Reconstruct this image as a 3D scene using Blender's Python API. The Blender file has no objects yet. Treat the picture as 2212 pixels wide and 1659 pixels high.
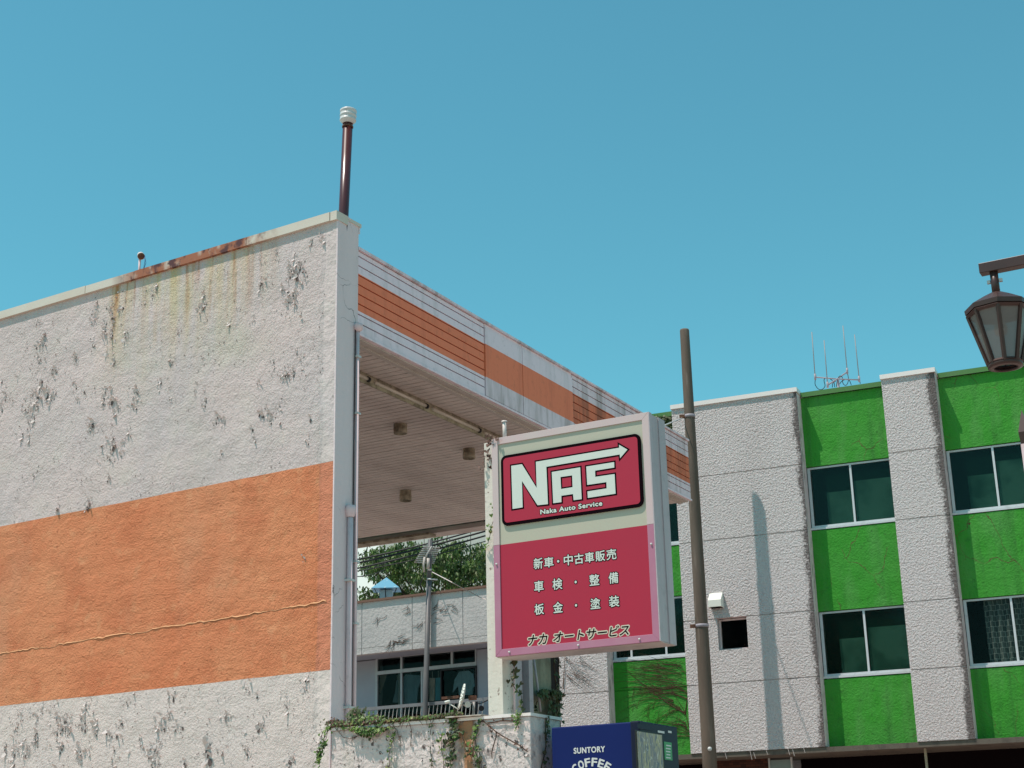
import bpy, bmesh, math, random
from mathutils import Vector, Matrix, noise
R = math.radians
random.seed(7)
sc = bpy.context.scene
COL = sc.collection
# ------------------------------------------------------------------ camera
FPX = 3290.0; PITCH = R(17.817); ROLL = R(-1.322); CAM = Vector((0, 0, 0.6))
_r = Vector((1, 0, 0)); _u = Vector((0, -math.sin(PITCH), math.cos(PITCH))); FWD = Vector((0, math.cos(PITCH), math.sin(PITCH)))
RIGHT = _r*math.cos(ROLL) + _u*math.sin(ROLL); UP = -_r*math.sin(ROLL) + _u*math.cos(ROLL)
cd = bpy.data.cameras.new('camera'); cam = bpy.data.objects.new('camera', cd); COL.objects.link(cam)
cam.matrix_world = Matrix(((RIGHT.x, UP.x, -FWD.x, CAM.x), (RIGHT.y, UP.y, -FWD.y, CAM.y), (RIGHT.z, UP.z, -FWD.z, CAM.z), (0, 0, 0, 1)))
cd.sensor_fit = 'HORIZONTAL'; cd.sensor_width = 36; cd.lens = 36*FPX/2212; cd.clip_end = 3000
sc.camera = cam
# ------------------------------------------------------------------ light
SUN_AZ, SUN_EL = 246.5, 67.6
w = bpy.data.worlds.new('World'); sc.world = w; w.use_nodes = True
nt = w.node_tree; bg = nt.nodes['Background']
sky = nt.nodes.new('ShaderNodeTexSky'); sky.sky_type = 'NISHITA'; sky.sun_disc = False
sky.sun_elevation = R(SUN_EL); sky.sun_rotation = R(SUN_AZ); sky.altitude = 0; sky.air_density = 1.0; sky.dust_density = 0.3; sky.ozone_density = 1.0
tint = nt.nodes.new('ShaderNodeMixRGB'); tint.blend_type = 'MULTIPLY'; tint.inputs[0].default_value = 1; tint.inputs[2].default_value = (1.0, 1.0, 1.0, 1)
nt.links.new(sky.outputs[0], tint.inputs[1]); nt.links.new(tint.outputs[0], bg.inputs[0])
tint.inputs[2].default_value = (0.66, 1.46, 1.20, 1)
bg.inputs[1].default_value = 0.122
sl = bpy.data.lights.new('sun', 'SUN'); sl.energy = 5.0; sl.angle = R(0.5); sl.color = (1.0, 0.88, 0.80)
so = bpy.data.objects.new('sun', sl); COL.objects.link(so)
sd = Vector((math.sin(R(SUN_AZ))*math.cos(R(SUN_EL)), math.cos(R(SUN_AZ))*math.cos(R(SUN_EL)), math.sin(R(SUN_EL))))
so.rotation_euler = sd.to_track_quat('Z', 'Y').to_euler(); so.location = (-20, -10, 30)
sc.view_settings.view_transform = 'Standard'; sc.view_settings.look = 'None'; sc.view_settings.exposure = 0; sc.view_settings.gamma = 1
sc.cycles.max_bounces = 7

# ------------------------------------------------------------------ helpers
def ray(x, y): return FWD + RIGHT*((x-1106)/FPX) - UP*((y-829.5)/FPX)
def at(x, y, t):
    r = ray(x, y); return CAM + r*(t/math.hypot(r.x, r.y))
class Fr:
    """vertical reference plane: u runs right, z up, depth runs into the wall"""
    def __init__(s, p, naz):
        a = R(naz); s.n = Vector((math.sin(a), math.cos(a), 0)); s.d = Vector((-s.n.y, s.n.x, 0)); s.o = Vector((p[0], p[1], 0))
        s.ang = math.atan2(s.d.y, s.d.x)
    def hit(s, x, y, dep=0):
        r = ray(x, y); k = ((s.o - s.n*dep - CAM).dot(s.n))/r.dot(s.n); return CAM + r*k
    def uz(s, x, y, dep=0):
        q = s.hit(x, y, dep); return (q-s.o).dot(s.d), q.z
    def u(s, x, y, dep=0): return s.uz(x, y, dep)[0]
    def z(s, x, y, dep=0): return s.uz(x, y, dep)[1]
    def loc(s, P): return Vector(((P-s.o).dot(s.d), -(P-s.o).dot(s.n), P.z))
    def world(s, u, y, z): return s.o + s.d*u - s.n*y + Vector((0, 0, z))
    def zhit(s, x, y, z):
        r = ray(x, y); k = (z-CAM.z)/r.z; return s.loc(CAM+r*k)
def tag(o, label=None, cat=None, group=None, kind=None):
    if label: o['label'] = label
    if cat: o['category'] = cat
    if group: o['group'] = group
    if kind: o['kind'] = kind
    return o
def empty(name, loc=(0, 0, 0), rz=0, **k):
    o = bpy.data.objects.new(name, None); COL.objects.link(o); o.location = loc; o.rotation_euler = (0, 0, rz); o.empty_display_size = 0.3
    return tag(o, **k)
def froot(name, fr, **k): return empty(name, fr.o, fr.ang, **k)
class MB:
    def __init__(s): s.v = []; s.f = []; s.sm = []
    def poly(s, pts, smooth=False):
        b = len(s.v); s.v += [tuple(p) for p in pts]; s.f.append(tuple(range(b, b+len(pts)))); s.sm.append(smooth); return s
    def box(s, x0, x1, y0, y1, z0, z1):
        b = len(s.v)
        s.v += [(x, y, z) for z in (z0, z1) for y in (y0, y1) for x in (x0, x1)]
        for q in ((0, 2, 3, 1), (4, 5, 7, 6), (0, 1, 5, 4), (2, 6, 7, 3), (0, 4, 6, 2), (1, 3, 7, 5)):
            s.f.append(tuple(b+i for i in q)); s.sm.append(False)
        return s
    def prism(s, pts, vec):
        """polygon pts extruded by vec"""
        vec = Vector(vec); n = len(pts); b = len(s.v)
        s.v += [tuple(Vector(p)) for p in pts] + [tuple(Vector(p)+vec) for p in pts]
        s.f.append(tuple(b+i for i in range(n))[::-1]); s.f.append(tuple(b+n+i for i in range(n))); s.sm += [False, False]
        for i in range(n):
            j = (i+1) % n; s.f.append((b+i, b+j, b+n+j, b+n+i)); s.sm.append(False)
        return s
    def tube(s, pts, rad, n=8, caps=True):
        pts = [Vector(p) for p in pts]; rr = rad if isinstance(rad, (list, tuple)) else [rad]*len(pts)
        b = len(s.v); ref = None
        for i, p in enumerate(pts):
            t = (pts[min(i+1, len(pts)-1)] - pts[max(i-1, 0)])
            if t.length < 1e-9: t = Vector((0, 0, 1))
            t.normalize()
            if ref is None: ref = Vector((1, 0, 0)) if abs(t.x) < 0.8 else Vector((0, 1, 0))
            a = (ref - t*ref.dot(t)).normalized(); c = t.cross(a); ref = a
            for k in range(n):
                an = 2*math.pi*k/n; s.v.append(tuple(p + (a*math.cos(an)+c*math.sin(an))*rr[i]))
        for i in range(len(pts)-1):
            for k in range(n):
                k2 = (k+1) % n; s.f.append((b+i*n+k, b+i*n+k2, b+(i+1)*n+k2, b+(i+1)*n+k)); s.sm.append(n > 5)
        if caps:
            s.f.append(tuple(b+k for k in range(n))[::-1]); s.f.append(tuple(b+(len(pts)-1)*n+k for k in range(n))); s.sm += [False, False]
        return s
    def lathe(s, prof, c=(0, 0, 0), n=24, smooth=True):
        b = len(s.v)
        for r_, z_ in prof:
            for k in range(n):
                an = 2*math.pi*k/n; s.v.append((c[0]+r_*math.cos(an), c[1]+r_*math.sin(an), c[2]+z_))
        for i in range(len(prof)-1):
            for k in range(n):
                k2 = (k+1) % n; s.f.append((b+i*n+k, b+i*n+k2, b+(i+1)*n+k2, b+(i+1)*n+k)); s.sm.append(smooth)
        return s
    def build(s, name, m, parent=None, bevel=0, **k):
        me = bpy.data.meshes.new(name); me.from_pydata(s.v, [], s.f); me.polygons.foreach_set('use_smooth', s.sm); me.update()
        me.materials.append(getattr(m, 'm', m))
        o = bpy.data.objects.new(name, me); COL.objects.link(o); o.parent = parent
        if bevel:
            bv = o.modifiers.new('b', 'BEVEL'); bv.width = bevel; bv.segments = 2; bv.limit_method = 'ANGLE'
        return tag(o, **k)
# ------------------------------------------------------------------ materials
def s2l(c):
    c = c/255.0; return c/12.92 if c <= 0.04045 else ((c+0.055)/1.055)**2.4
def rgb(*c): return tuple(s2l(x) for x in c)
class Mat:
    def __init__(s, name, base, rough=0.6, metal=0.0, spec=0.22):
        s.m = bpy.data.materials.new(name); s.m.use_nodes = True; s.nt = s.m.node_tree; s.b = s.nt.nodes['Principled BSDF']
        s.b.inputs['Roughness'].default_value = rough; s.b.inputs['Metallic'].default_value = metal; s.b.inputs['Specular IOR Level'].default_value = spec
        s.col = None; s.base = (*base, 1); s.b.inputs['Base Color'].default_value = s.base; s.tc = None; s.sep = None; s.nrm = None
    def N(s, t, **k):
        n = s.nt.nodes.new(t)
        for a, v in k.items(): setattr(n, a, v)
        return n
    def L(s, a, b): s.nt.links.new(a, b)
    def obj(s):
        if not s.tc: s.tc = s.N('ShaderNodeTexCoord')
        return s.tc.outputs['Object']
    def xyz(s, i):
        if not s.sep: s.sep = s.N('ShaderNodeSeparateXYZ'); s.L(s.obj(), s.sep.inputs[0])
        return s.sep.outputs[i]
    def math(s, op, a, b=None, c=None, clamp=False):
        n = s.N('ShaderNodeMath', operation=op, use_clamp=clamp)
        for i, v in enumerate((a, b, c)):
            if v is None: continue
            if isinstance(v, (int, float)): n.inputs[i].default_value = v
            else: s.L(v, n.inputs[i])
        return n.outputs[0]
    def noise(s, scale, det=3, rough=0.55, stretch=(1, 1, 1), off=(0, 0, 0), dist=0):
        mp = s.N('ShaderNodeMapping'); mp.inputs['Scale'].default_value = stretch; mp.inputs['Location'].default_value = off; s.L(s.obj(), mp.inputs[0])
        n = s.N('ShaderNodeTexNoise'); n.inputs['Scale'].default_value = scale; n.inputs['Detail'].default_value = det; n.inputs['Roughness'].default_value = rough; n.inputs['Distortion'].default_value = dist
        s.L(mp.outputs[0], n.inputs['Vector']); return n.outputs['Fac']
    def voro(s, scale, stretch=(1, 1, 1), feature='F1'):
        mp = s.N('ShaderNodeMapping'); mp.inputs['Scale'].default_value = stretch
        nz = s.N('ShaderNodeTexNoise'); nz.inputs['Scale'].default_value = scale*2.5; nz.inputs['Detail'].default_value = 6; s.L(s.obj(), nz.inputs['Vector'])
        va = s.N('ShaderNodeVectorMath', operation='MULTIPLY_ADD'); s.L(nz.outputs['Color'], va.inputs[0]); va.inputs[1].default_value = (0.45/scale,)*3; s.L(s.obj(), va.inputs[2]); s.L(va.outputs[0], mp.inputs[0])
        n = s.N('ShaderNodeTexVoronoi', feature=feature); n.inputs['Scale'].default_value = scale; s.L(mp.outputs[0], n.inputs['Vector']); return n.outputs['Distance']
    def ramp(s, fac, a, b, clamp=True):
        n = s.N('ShaderNodeMapRange'); n.clamp = clamp; n.inputs['From Min'].default_value = a; n.inputs['From Max'].default_value = b; s.L(fac, n.inputs[0]); return n.outputs[0]
    def mix(s, fac, c2, c1=None, mode='MIX'):
        n = s.N('ShaderNodeMixRGB', blend_type=mode)
        if isinstance(fac, (int, float)): n.inputs[0].default_value = fac
        else: s.L(fac, n.inputs[0])
        src = c1 if c1 is not None else s.col
        if src is None: n.inputs[1].default_value = s.base
        elif isinstance(src, tuple): n.inputs[1].default_value = (*src[:3], 1)
        else: s.L(src, n.inputs[1])
        if isinstance(c2, tuple): n.inputs[2].default_value = (*c2[:3], 1)
        else: s.L(c2, n.inputs[2])
        s.col = n.outputs[0]; s.L(s.col, s.b.inputs['Base Color']); return s.col
    def bump(s, h, dist, strength=1.0):
        n = s.N('ShaderNodeBump'); n.inputs['Distance'].default_value = dist; n.inputs['Strength'].default_value = strength
        s.L(h, n.inputs['Height'])
        if s.nrm: s.L(s.nrm, n.inputs['Normal'])
        s.nrm = n.outputs[0]; s.L(s.nrm, s.b.inputs['Normal']); return s
    def speck(s, scale, lo, hi, c, amt=1.0, **k):
        f = s.ramp(s.noise(scale, **k), lo, hi); s.mix(s.math('MULTIPLY', f, amt), c); return s

WHITE = (0.63, 0.515, 0.49)
def wear(m, dark=(0.25, 0.22, 0.21), amt=0.35, scale=1.3, stretch=(1, 1, 0.25)):
    m.speck(scale, 0.45, 0.8, dark, amt, det=6, rough=0.65, stretch=stretch); return m
# station plaster with painted band
ORANGE = (0.60, 0.205, 0.072)
def station_plaster(name, smooth=False):
    m = Mat(name, WHITE, 0.85, spec=0.2)
    m.speck(0.7, 0.35, 0.7, (0.45, 0.435, 0.455), 0.5, det=5)
    m.speck(3.0, 0.5, 0.75, (0.60, 0.56, 0.49), 0.4, det=6)
    m.speck(13.0, 0.60, 0.72, (0.30, 0.26, 0.25), 0.55, det=6)
    m.speck(1.6, 0.5, 0.75, (0.47, 0.42, 0.38), 0.45, det=6, stretch=(1, 1, .25), off=(7, 0, 0))
    # rust and algae streaks below the rusty stretch of the coping
    zr = m.ramp(m.xyz(2), 5.4, 6.9); ur = m.math('MULTIPLY', m.ramp(m.xyz(0), -3.5, -3.1), m.ramp(m.xyz(0), -0.7, -1.3))
    st = m.ramp(m.noise(5.5, det=5, stretch=(1, 1, 0.10)), 0.40, 0.66)
    k = m.math('MULTIPLY', m.math('MULTIPLY', st, ur), m.math('POWER', zr, 1.5))
    m.mix(m.math('MULTIPLY', k, 0.85), (0.55, 0.43, 0.22))
    zr2 = m.ramp(m.xyz(2), 6.1, 6.95); st2 = m.ramp(m.noise(9, det=5, stretch=(1, 1, 0.07), off=(3, 0, 0)), 0.50, 0.62)
    m.mix(m.math('MULTIPLY', m.math('MULTIPLY', m.math('MULTIPLY', st2, ur), zr2), 0.85), (0.36, 0.15, 0.05))
    alg = m.math('MULTIPLY', m.ramp(m.noise(1.6, det=5, off=(9, 2, 0)), 0.5, 0.72), m.math('MULTIPLY', m.ramp(m.xyz(2), 4.4, 6.0), ur))
    m.mix(m.math('MULTIPLY', alg, 0.35), (0.46, 0.47, 0.33))
    m.mix(m.math('MULTIPLY', m.math('LESS_THAN', m.xyz(2), 2.444), 0.5), (0.72, 0.625, 0.57))
    base = m.col
    # painted band
    wob = m.math('MULTIPLY', m.math('SUBTRACT', m.noise(1.2, det=4), 0.5), 0.02)
    zz = m.math('ADD', m.xyz(2), wob)
    band = m.math('MULTIPLY', m.math('GREATER_THAN', zz, 2.443), m.math('LESS_THAN', zz, 4.452))
    m.mix(m.ramp(m.noise(0.9, det=6, rough=0.6, off=(4, 4, 4)), 0.35, 0.7), (0.66, 0.27, 0.135), c1=(0.63, 0.21, 0.098))
    m.speck(2.4, 0.5, 0.72, (0.50, 0.15, 0.068), 0.6, det=6)
    m.speck(6.0, 0.56, 0.75, (0.70, 0.36, 0.19), 0.5, det=5)
    m.speck(1.2, 0.55, 0.72, (0.58, 0.28, 0.16), 0.6, det=6, off=(2, 8, 0), stretch=(1, 1, .4))
    m.speck(16, 0.62, 0.72, (0.26, 0.07, 0.03), 0.6, det=4)
    # the re-rendered edge strip is a redder orange
    m.mix(m.math('MULTIPLY', m.ramp(m.math('ADD', m.xyz(0), m.math('MULTIPLY', m.noise(1.5, det=5), 0.12)), -0.13, -0.11), 0.6), (0.53, 0.20, 0.13))
    m.mix(band, m.col, c1=base)
    edge = m.ramp(m.math('ADD', m.xyz(0), m.math('MULTIPLY', m.noise(2.5, det=5), 0.10)), -0.10, -0.16)
    cal = m.math('SUBTRACT', 1.0, m.math('MULTIPLY', band, 0.12))
    h = m.math('ADD', m.math('MULTIPLY', m.noise(42, det=4, rough=0.7), 0.8), m.math('MULTIPLY', m.noise(14, det=3), 0.35))
    h = m.math('MULTIPLY', m.math('MULTIPLY', h, cal), edge)
    m.bump(h, 0.026, 0.9)
    m.bump(m.noise(2.2, det=6, rough=0.65), 0.10, 0.6); m.bump(m.math('MULTIPLY', band, m.noise(3.5, det=6, rough=.6, stretch=(.5, 1, 1.6), dist=.6)), 0.03, 0.6); m.bump(m.math('MULTIPLY', band, m.noise(60, det=2)), 0.012, 0.8)
    return m
m_station = station_plaster('station_plaster')
m_flake = Mat('paint_flake', (0.62, 0.54, 0.515), 0.85, spec=0.1)
m_bare_shade = Mat('bare_render_shade', (0.13, 0.10, 0.095), 0.9); m_bare_shade.speck(20, 0.45, 0.7, (0.05, 0.035, 0.035), 0.7).bump(m_bare_shade.noise(30), 0.01)  # near-black tone paints in flake shadows as well as bare render
m_endface = Mat('end_plaster', (0.70, 0.58, 0.59), 0.75, spec=0.25); wear(m_endface, (0.38, 0.36, 0.36), 0.35)
_cr = m_endface.voro(1.3, stretch=(1, 1, 1.6), feature='DISTANCE_TO_EDGE')
m_endface.mix(m_endface.math('MULTIPLY', m_endface.ramp(_cr, 0.006, 0.001), m_endface.ramp(m_endface.noise(1.5), 0.5, 0.56)), (0.12, 0.10, 0.10)); m_endface.bump(m_endface.noise(12, det=4), 0.008)
m_coping = Mat('station_coping', (0.60, 0.54, 0.46), 0.45, spec=0.4); m_coping.speck(2.2, 0.42, 0.65, (0.55, 0.45, 0.36), 0.45, det=6, stretch=(1, 1, 2))
_ur = m_coping.math('MULTIPLY', m_coping.ramp(m_coping.xyz(0), -3.2, -2.8), m_coping.ramp(m_coping.xyz(0), -0.75, -1.25))
m_coping.mix(m_coping.math('MULTIPLY', _ur, m_coping.ramp(m_coping.noise(5, det=6, stretch=(1, 1, 0.6)), 0.36, 0.5)), (0.33, 0.115, 0.055))
m_coping.mix(m_coping.math('MULTIPLY', _ur, m_coping.ramp(m_coping.noise(7, det=6, off=(5, 0, 0)), 0.50, 0.58)), (0.10, 0.03, 0.025))
def stained(name, base, rough=0.6, streak=(0.30, 0.25, 0.22), amt=0.5, lo=0.5, hi=0.75, sc=4, st=(1, 1, 0.12), bump=0.004, spec=0.35):
    m = Mat(name, base, rough, spec=spec); m.speck(sc, lo, hi, streak, amt, det=6, rough=0.65, stretch=st)
    m.speck(sc*3, 0.55, 0.72, tuple(c*0.6 for c in base), 0.4, det=5)
    if bump: m.bump(m.noise(20, det=4), bump)
    return m
m_fwhite = stained('fascia_white', (0.80, 0.65, 0.70), 0.5, (0.36, 0.34, 0.33), 0.5)
m_fwhite_old = stained('fascia_white_weathered', (0.74, 0.60, 0.64), 0.6, (0.30, 0.24, 0.22), 0.7, 0.45, 0.62)
m_forange = stained('fascia_orange', (0.80, 0.20, 0.092), 0.6, (0.52, 0.11, 0.05), 0.6)
m_forange_old = stained('fascia_orange_weathered', (0.70, 0.175, 0.08), 0.65, (0.28, 0.08, 0.04), 0.85, 0.42, 0.6)
m_gap = Mat('dark_gap', (0.006, 0.004, 0.004), 0.95, spec=0.0)
m_soffit = stained('soffit_boards', (0.66, 0.575, 0.53), 0.55, (0.36, 0.285, 0.265), 0.55, 0.42, 0.72, 1.2, (0.35, 1, 1), 0.0)
m_trim = stained('soffit_trim', (0.48, 0.42, 0.38), 0.5, (0.3, 0.25, 0.2), 0.5)
m_olive = stained('lamp_trough_metal', (0.36, 0.32, 0.235), 0.6, (0.10, 0.075, 0.05), 0.75, 0.45, 0.62, 7, (1, 1, 1))
m_tube = Mat('tube_glass', (0.60, 0.54, 0.47), 0.3)
m_redpipe = stained('dark_red_pipe', (0.075, 0.018, 0.018), 0.28, (0.04, 0.012, 0.012), 0.6, 0.4, 0.7, 6, (1, 1, 0.1), 0.0, 0.6)
m_zinc = stained('galvanised_metal', (0.55, 0.55, 0.54), 0.4, (0.3, 0.28, 0.26), 0.6)
m_pvc = stained('painted_drainpipe', (0.72, 0.54, 0.55), 0.7, (0.46, 0.37, 0.38), 0.5, bump=0, spec=0.15)
m_black = Mat('black_plastic', (0.02, 0.018, 0.02), 0.5)
m_rust = stained('rusty_iron', (0.20, 0.09, 0.05), 0.8, (0.08, 0.035, 0.025), 0.8, 0.4, 0.6, 12, (1, 1, 1), 0.006)
m_bluew = Mat('blue_cable', (0.03, 0.09, 0.22), 0.5)

# ------------------------------------------------------------------ ground
m_gr = Mat('sunlit_paving', (0.38, 0.29, 0.245), 0.9); m_gr.speck(60, 0.5, 0.7, (0.33, 0.25, 0.21), 0.6); m_gr.speck(0.5, 0.45, 0.7, (0.34, 0.26, 0.22), 0.6); m_gr.bump(m_gr.noise(80), 0.01)
m_conc = Mat('forecourt_concrete', (0.43, 0.33, 0.285), 0.85); m_conc.speck(1.0, 0.4, 0.7, (0.36, 0.28, 0.24), 0.6, det=6); m_conc.bump(m_conc.noise(50), 0.004)
g = MB()
xs = [-900, -60, 60, 900]; ysz = [(-900, -1.0), (-30, -1.0), (3, -1.0), (8.5, 0.0), (60, 0.0), (1200, 0.0)]
for i in range(3):
    for j in range(5):
        g.poly([(xs[i], ysz[j][0], ysz[j][1]), (xs[i+1], ysz[j][0], ysz[j][1]), (xs[i+1], ysz[j+1][0], ysz[j+1][1]), (xs[i], ysz[j+1][0], ysz[j+1][1])])
g.build('ground', m_gr, kind='structure')
MB().box(-22, 22, 8.6, 44, 0.004, 0.03).build('forecourt', m_conc, kind='structure')

# ------------------------------------------------------------------ reference frames
NW, NS, NF, NG = 211.78, 208.68, 118.68, 203.46
LW = Fr(at(1145, 1541, 13.0), NS)              # low ivy wall front
CW = LW.hit(714.5, 1493.5, 0.25)               # outer corner of the big wall
W = Fr(CW, NW); FA = Fr(CW, NF); S = Fr(LW.hit(1070, 1400, 0.15), NS); G = Fr(at(1721, 1003.7, 30.0), NG); B = Fr(at(768, 1300, 35.0), NS)
VS = Fr(at(1368, 1559, 12.7), NS); VF = Fr(at(1368, 1559, 12.7), NF)

# ================================================================== fuel station
st = froot('station_building', FA, label='disused fuel station with peeling white and orange side wall and long striped canopy', cat='building')
st.location = FA.o
def inFA(P): return FA.loc(P)
# side wall (built in its own rotated frame so that its plaster coordinates run along it)
rotWF = W.ang - FA.ang
def wall_child(o):
    o.rotation_euler = (0, 0, rotWF); return o
TW = 0.37
# the wall: solid, its end face in the fascia plane
def wp(u, y, z): return (u, y, z)
WT = 7.07
# end face direction expressed in the wall frame
e = FA.d*TW; ex, ey = e.dot(W.d), -e.dot(W.n)
sw = MB()
sw.prism([(-9.5, 0, 0), (0, 0, 0), (ex-0.003, ey-0.003, 0), (-9.5, ey, 0)], (0, 0, WT))
side_wall = wall_child(sw.build('side_wall', m_station, st, bevel=0.008))
# thin plaster coat on the end face (the shaded narrow front)
MB().box(0.0, TW, -0.006, 0.01, 0.0, WT).build('end_face', m_endface, st)
# coping
cp = MB()
segs = [-9.6, -7.2, -5.35, -3.62, -2.85, -1.2, -0.075]
for a, b in zip(segs[:-1], segs[1:]): cp.box(a+0.004, b-0.004, -0.035, 0.16, WT-0.075, WT+0.02+random.uniform(-.003, .003))
cp.box(-0.071, 0.012, -0.03, 0.16, WT-0.078, WT+0.02)
cp.box(-9.6, 0.0, 0.16, TW+0.03, WT-0.02, WT+0.018)
wall_child(cp.build('coping', m_coping, st))
MB().box(0.0, TW+0.012, -0.012, 0.02, WT-0.0, WT+0.02).box(TW-0.002, TW+0.02, -0.01, 0.3, WT-0.09, WT+0.022).build('coping_end', m_endface, st)

# raised horizontal crack across the orange band
rd = MB(); pts = []
p0 = W.uz(0, 1413); p1 = W.uz(705, 1301)
n = 150
for i in range(n+1):
    t = i/n; u_ = p0[0]-1.0 + (p1[0]-p0[0]+1.0)*t; z_ = p0[1] + (p1[1]-p0[1])*max(0, (u_-p0[0])/(p1[0]-p0[0])) + 0.03*(noise.noise(Vector((u_*3, 0, 1)))) + 0.018*noise.noise(Vector((u_*14, 3, 1)))
    pts.append((u_, z_, max(0.0, 0.004+0.015*noise.noise(Vector((u_*2.2, 7, 2))))+0.005*random.random()*random.random()))
for (u0, z0, h0), (u1, z1, h1) in zip(pts[:-1], pts[1:]):
    rd.poly([(u0, -0.001, z0+0.003+h0*1.1), (u0, -h0, z0), (u1, -h1, z1), (u1, -0.001, z1+0.003+h1*1.1)][::-1])
    rd.poly([(u0, -h0, z0), (u0, -0.001, z0-0.002), (u1, -0.001, z1-0.002), (u1, -h1, z1)][::-1])
m_ridge = Mat('crack_lip', (0.60, 0.31, 0.16), 0.8); m_ridge.speck(9, 0.5, 0.7, (0.5, 0.18, 0.08), 0.7)
dkc = MB()
for (u0, z0, h0), (u1, z1, h1) in zip(pts[:-1], pts[1:]):
    a_, b_ = .003+.006*abs(noise.noise(Vector((u0*9, 1, 1)))), .003+.006*abs(noise.noise(Vector((u1*9, 1, 1))))
    if noise.noise(Vector((u0*1.7, 5, 5))) > -.25: dkc.poly([(u0, -.0021, z0-.001), (u0, -.0021, z0-.001-a_), (u1, -.0021, z1-.001-b_), (u1, -.0021, z1-.001)])
wall_child(dkc.build('crack', Mat('crack_dark', (0.10, 0.035, 0.02), .9), st))
wall_child(rd.build('crack_lip', m_ridge, st))

# peeling paint: curled flakes standing off the wall over painted shadows and bare patches
clusters = []
for (x, y, r, n) in [(235,790,34,26),(245,900,45,34),(240,980,38,26),(290,1040,42,30),(270,1170,62,90),(175,1180,44,50),(170,1260,40,34),(165,1350,36,40),(30,1240,36,22),(435,980,36,30),(410,1060,22,12),(640,720,46,60),(630,800,40,40),(520,740,28,20),(540,860,18,10),(630,940,34,20),(630,1200,46,50),(605,1140,34,20),(530,1345,26,22),(645,1450,44,44),(640,1545,24,18),(710,1390,30,16),(575,1530,16,8),(760,1210,46,34),(770,1160,40,14),(1140,680,40,34),(1160,620,30,20),(1000,830,14,5),(990,1000,34,18),(920,1085,18,10),(960,1160,36,16),(1240,1310,34,26),(1490,1290,24,16),(1570,1300,34,30),(1440,1400,26,10),(1690,470,56,70),(1640,520,44,38),(1500,540,30,26),(1710,600,54,50),(1810,240,44,34),(1880,220,34,40),(1690,930,24,14),(1760,1270,10,5),(205,1610,20,10),(625,1640,14,8),(1750,1430,16,8),(1235,1530,16,8),(1560,950,90,36),(1700,1090,80,22),(1100,1180,90,24),(820,640,60,22),(150,715,26,16),(680,560,34,26),(870,570,18,10),(1480,330,26,12),(700,830,60,18),(480,1120,70,22),(60,1150,60,22),(1580,380,24,14),(1350,640,110,14),(560,630,22,10)]:
    clusters.append((x*0.3802, 411.5+y*0.3802, r*0.3802, n, 1.0))
for (x, y, r, n) in [(60,1410,36,30),(240,1345,22,22),(190,1390,16,12),(320,1420,54,80),(200,1500,50,60),(350,1400,44,34),(455,1430,34,46),(510,1450,26,26),(500,1330,30,20),(470,1600,46,52),(60,1600,46,60),(110,1600,30,34),(920,1270,22,22),(900,1370,24,18),(860,1440,36,34),(800,1540,50,60),(830,1610,38,40),(940,1460,18,12),(980,1640,18,14),(1200,1420,26,26),(1320,1580,20,18),(1550,1630,20,24),(1520,1290,24,18),(1640,1190,30,26),(620,1480,30,22),(470,270,22,24),(300,290,16,10),(1620,548,5,4),(1340,1280,50,16),(1100,1440,90,22),(680,1330,60,14),(640,1590,60,22),(1300,1500,90,22),(260,1600,60,34),(1680,1470,30,12)]:
    clusters.append((x*0.4048, 987.5+y*0.4048, r*0.4048, n, 1.15))
def flake(mb, u, z, s, fr_y=0.0):
    """a thin curled chip of paint hinged low or on one side, its free edge standing off the wall"""
    L_ = s*random.uniform(0.9, 2.0); wd = s*random.uniform(0.6, 1.5)
    ang = random.choice((90, 90, 60, 120, 0, 180, -60, -120, 40, 140)) + random.uniform(-25, 25); ang = R(ang)
    dx, dz = math.cos(ang), math.sin(ang); px_, pz_ = -dz, dx
    lift = s*random.uniform(0.35, 1.1); rows = []; sk = random.uniform(-.5, .5)
    for i in range(3):
        t = i/2; ww = wd*(1-0.6*t)*0.5*random.uniform(.8, 1.2); out = -(0.002+lift*t**1.5) + fr_y
        cx = u + dx*L_*(t-0.35*t*t)+px_*sk*s*t; cz = z + dz*L_*(t-0.35*t*t)+pz_*sk*s*t
        rows.append(((cx-px_*ww, out, cz-pz_*ww), (cx+px_*ww, out-lift*0.3*random.random(), cz+pz_*ww)))
    for a, b in zip(rows[:-1], rows[1:]): mb.poly([a[0], a[1], b[1], b[0]])
def bare(mb, u, z, s, y=-0.0025):  # dark blot under a flake: painted shadow plus bare render
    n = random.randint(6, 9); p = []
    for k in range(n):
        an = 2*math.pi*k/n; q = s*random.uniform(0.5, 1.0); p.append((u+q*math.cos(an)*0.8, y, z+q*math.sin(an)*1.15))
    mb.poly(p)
fk = MB(); br = MB(); k_ = 0
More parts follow.
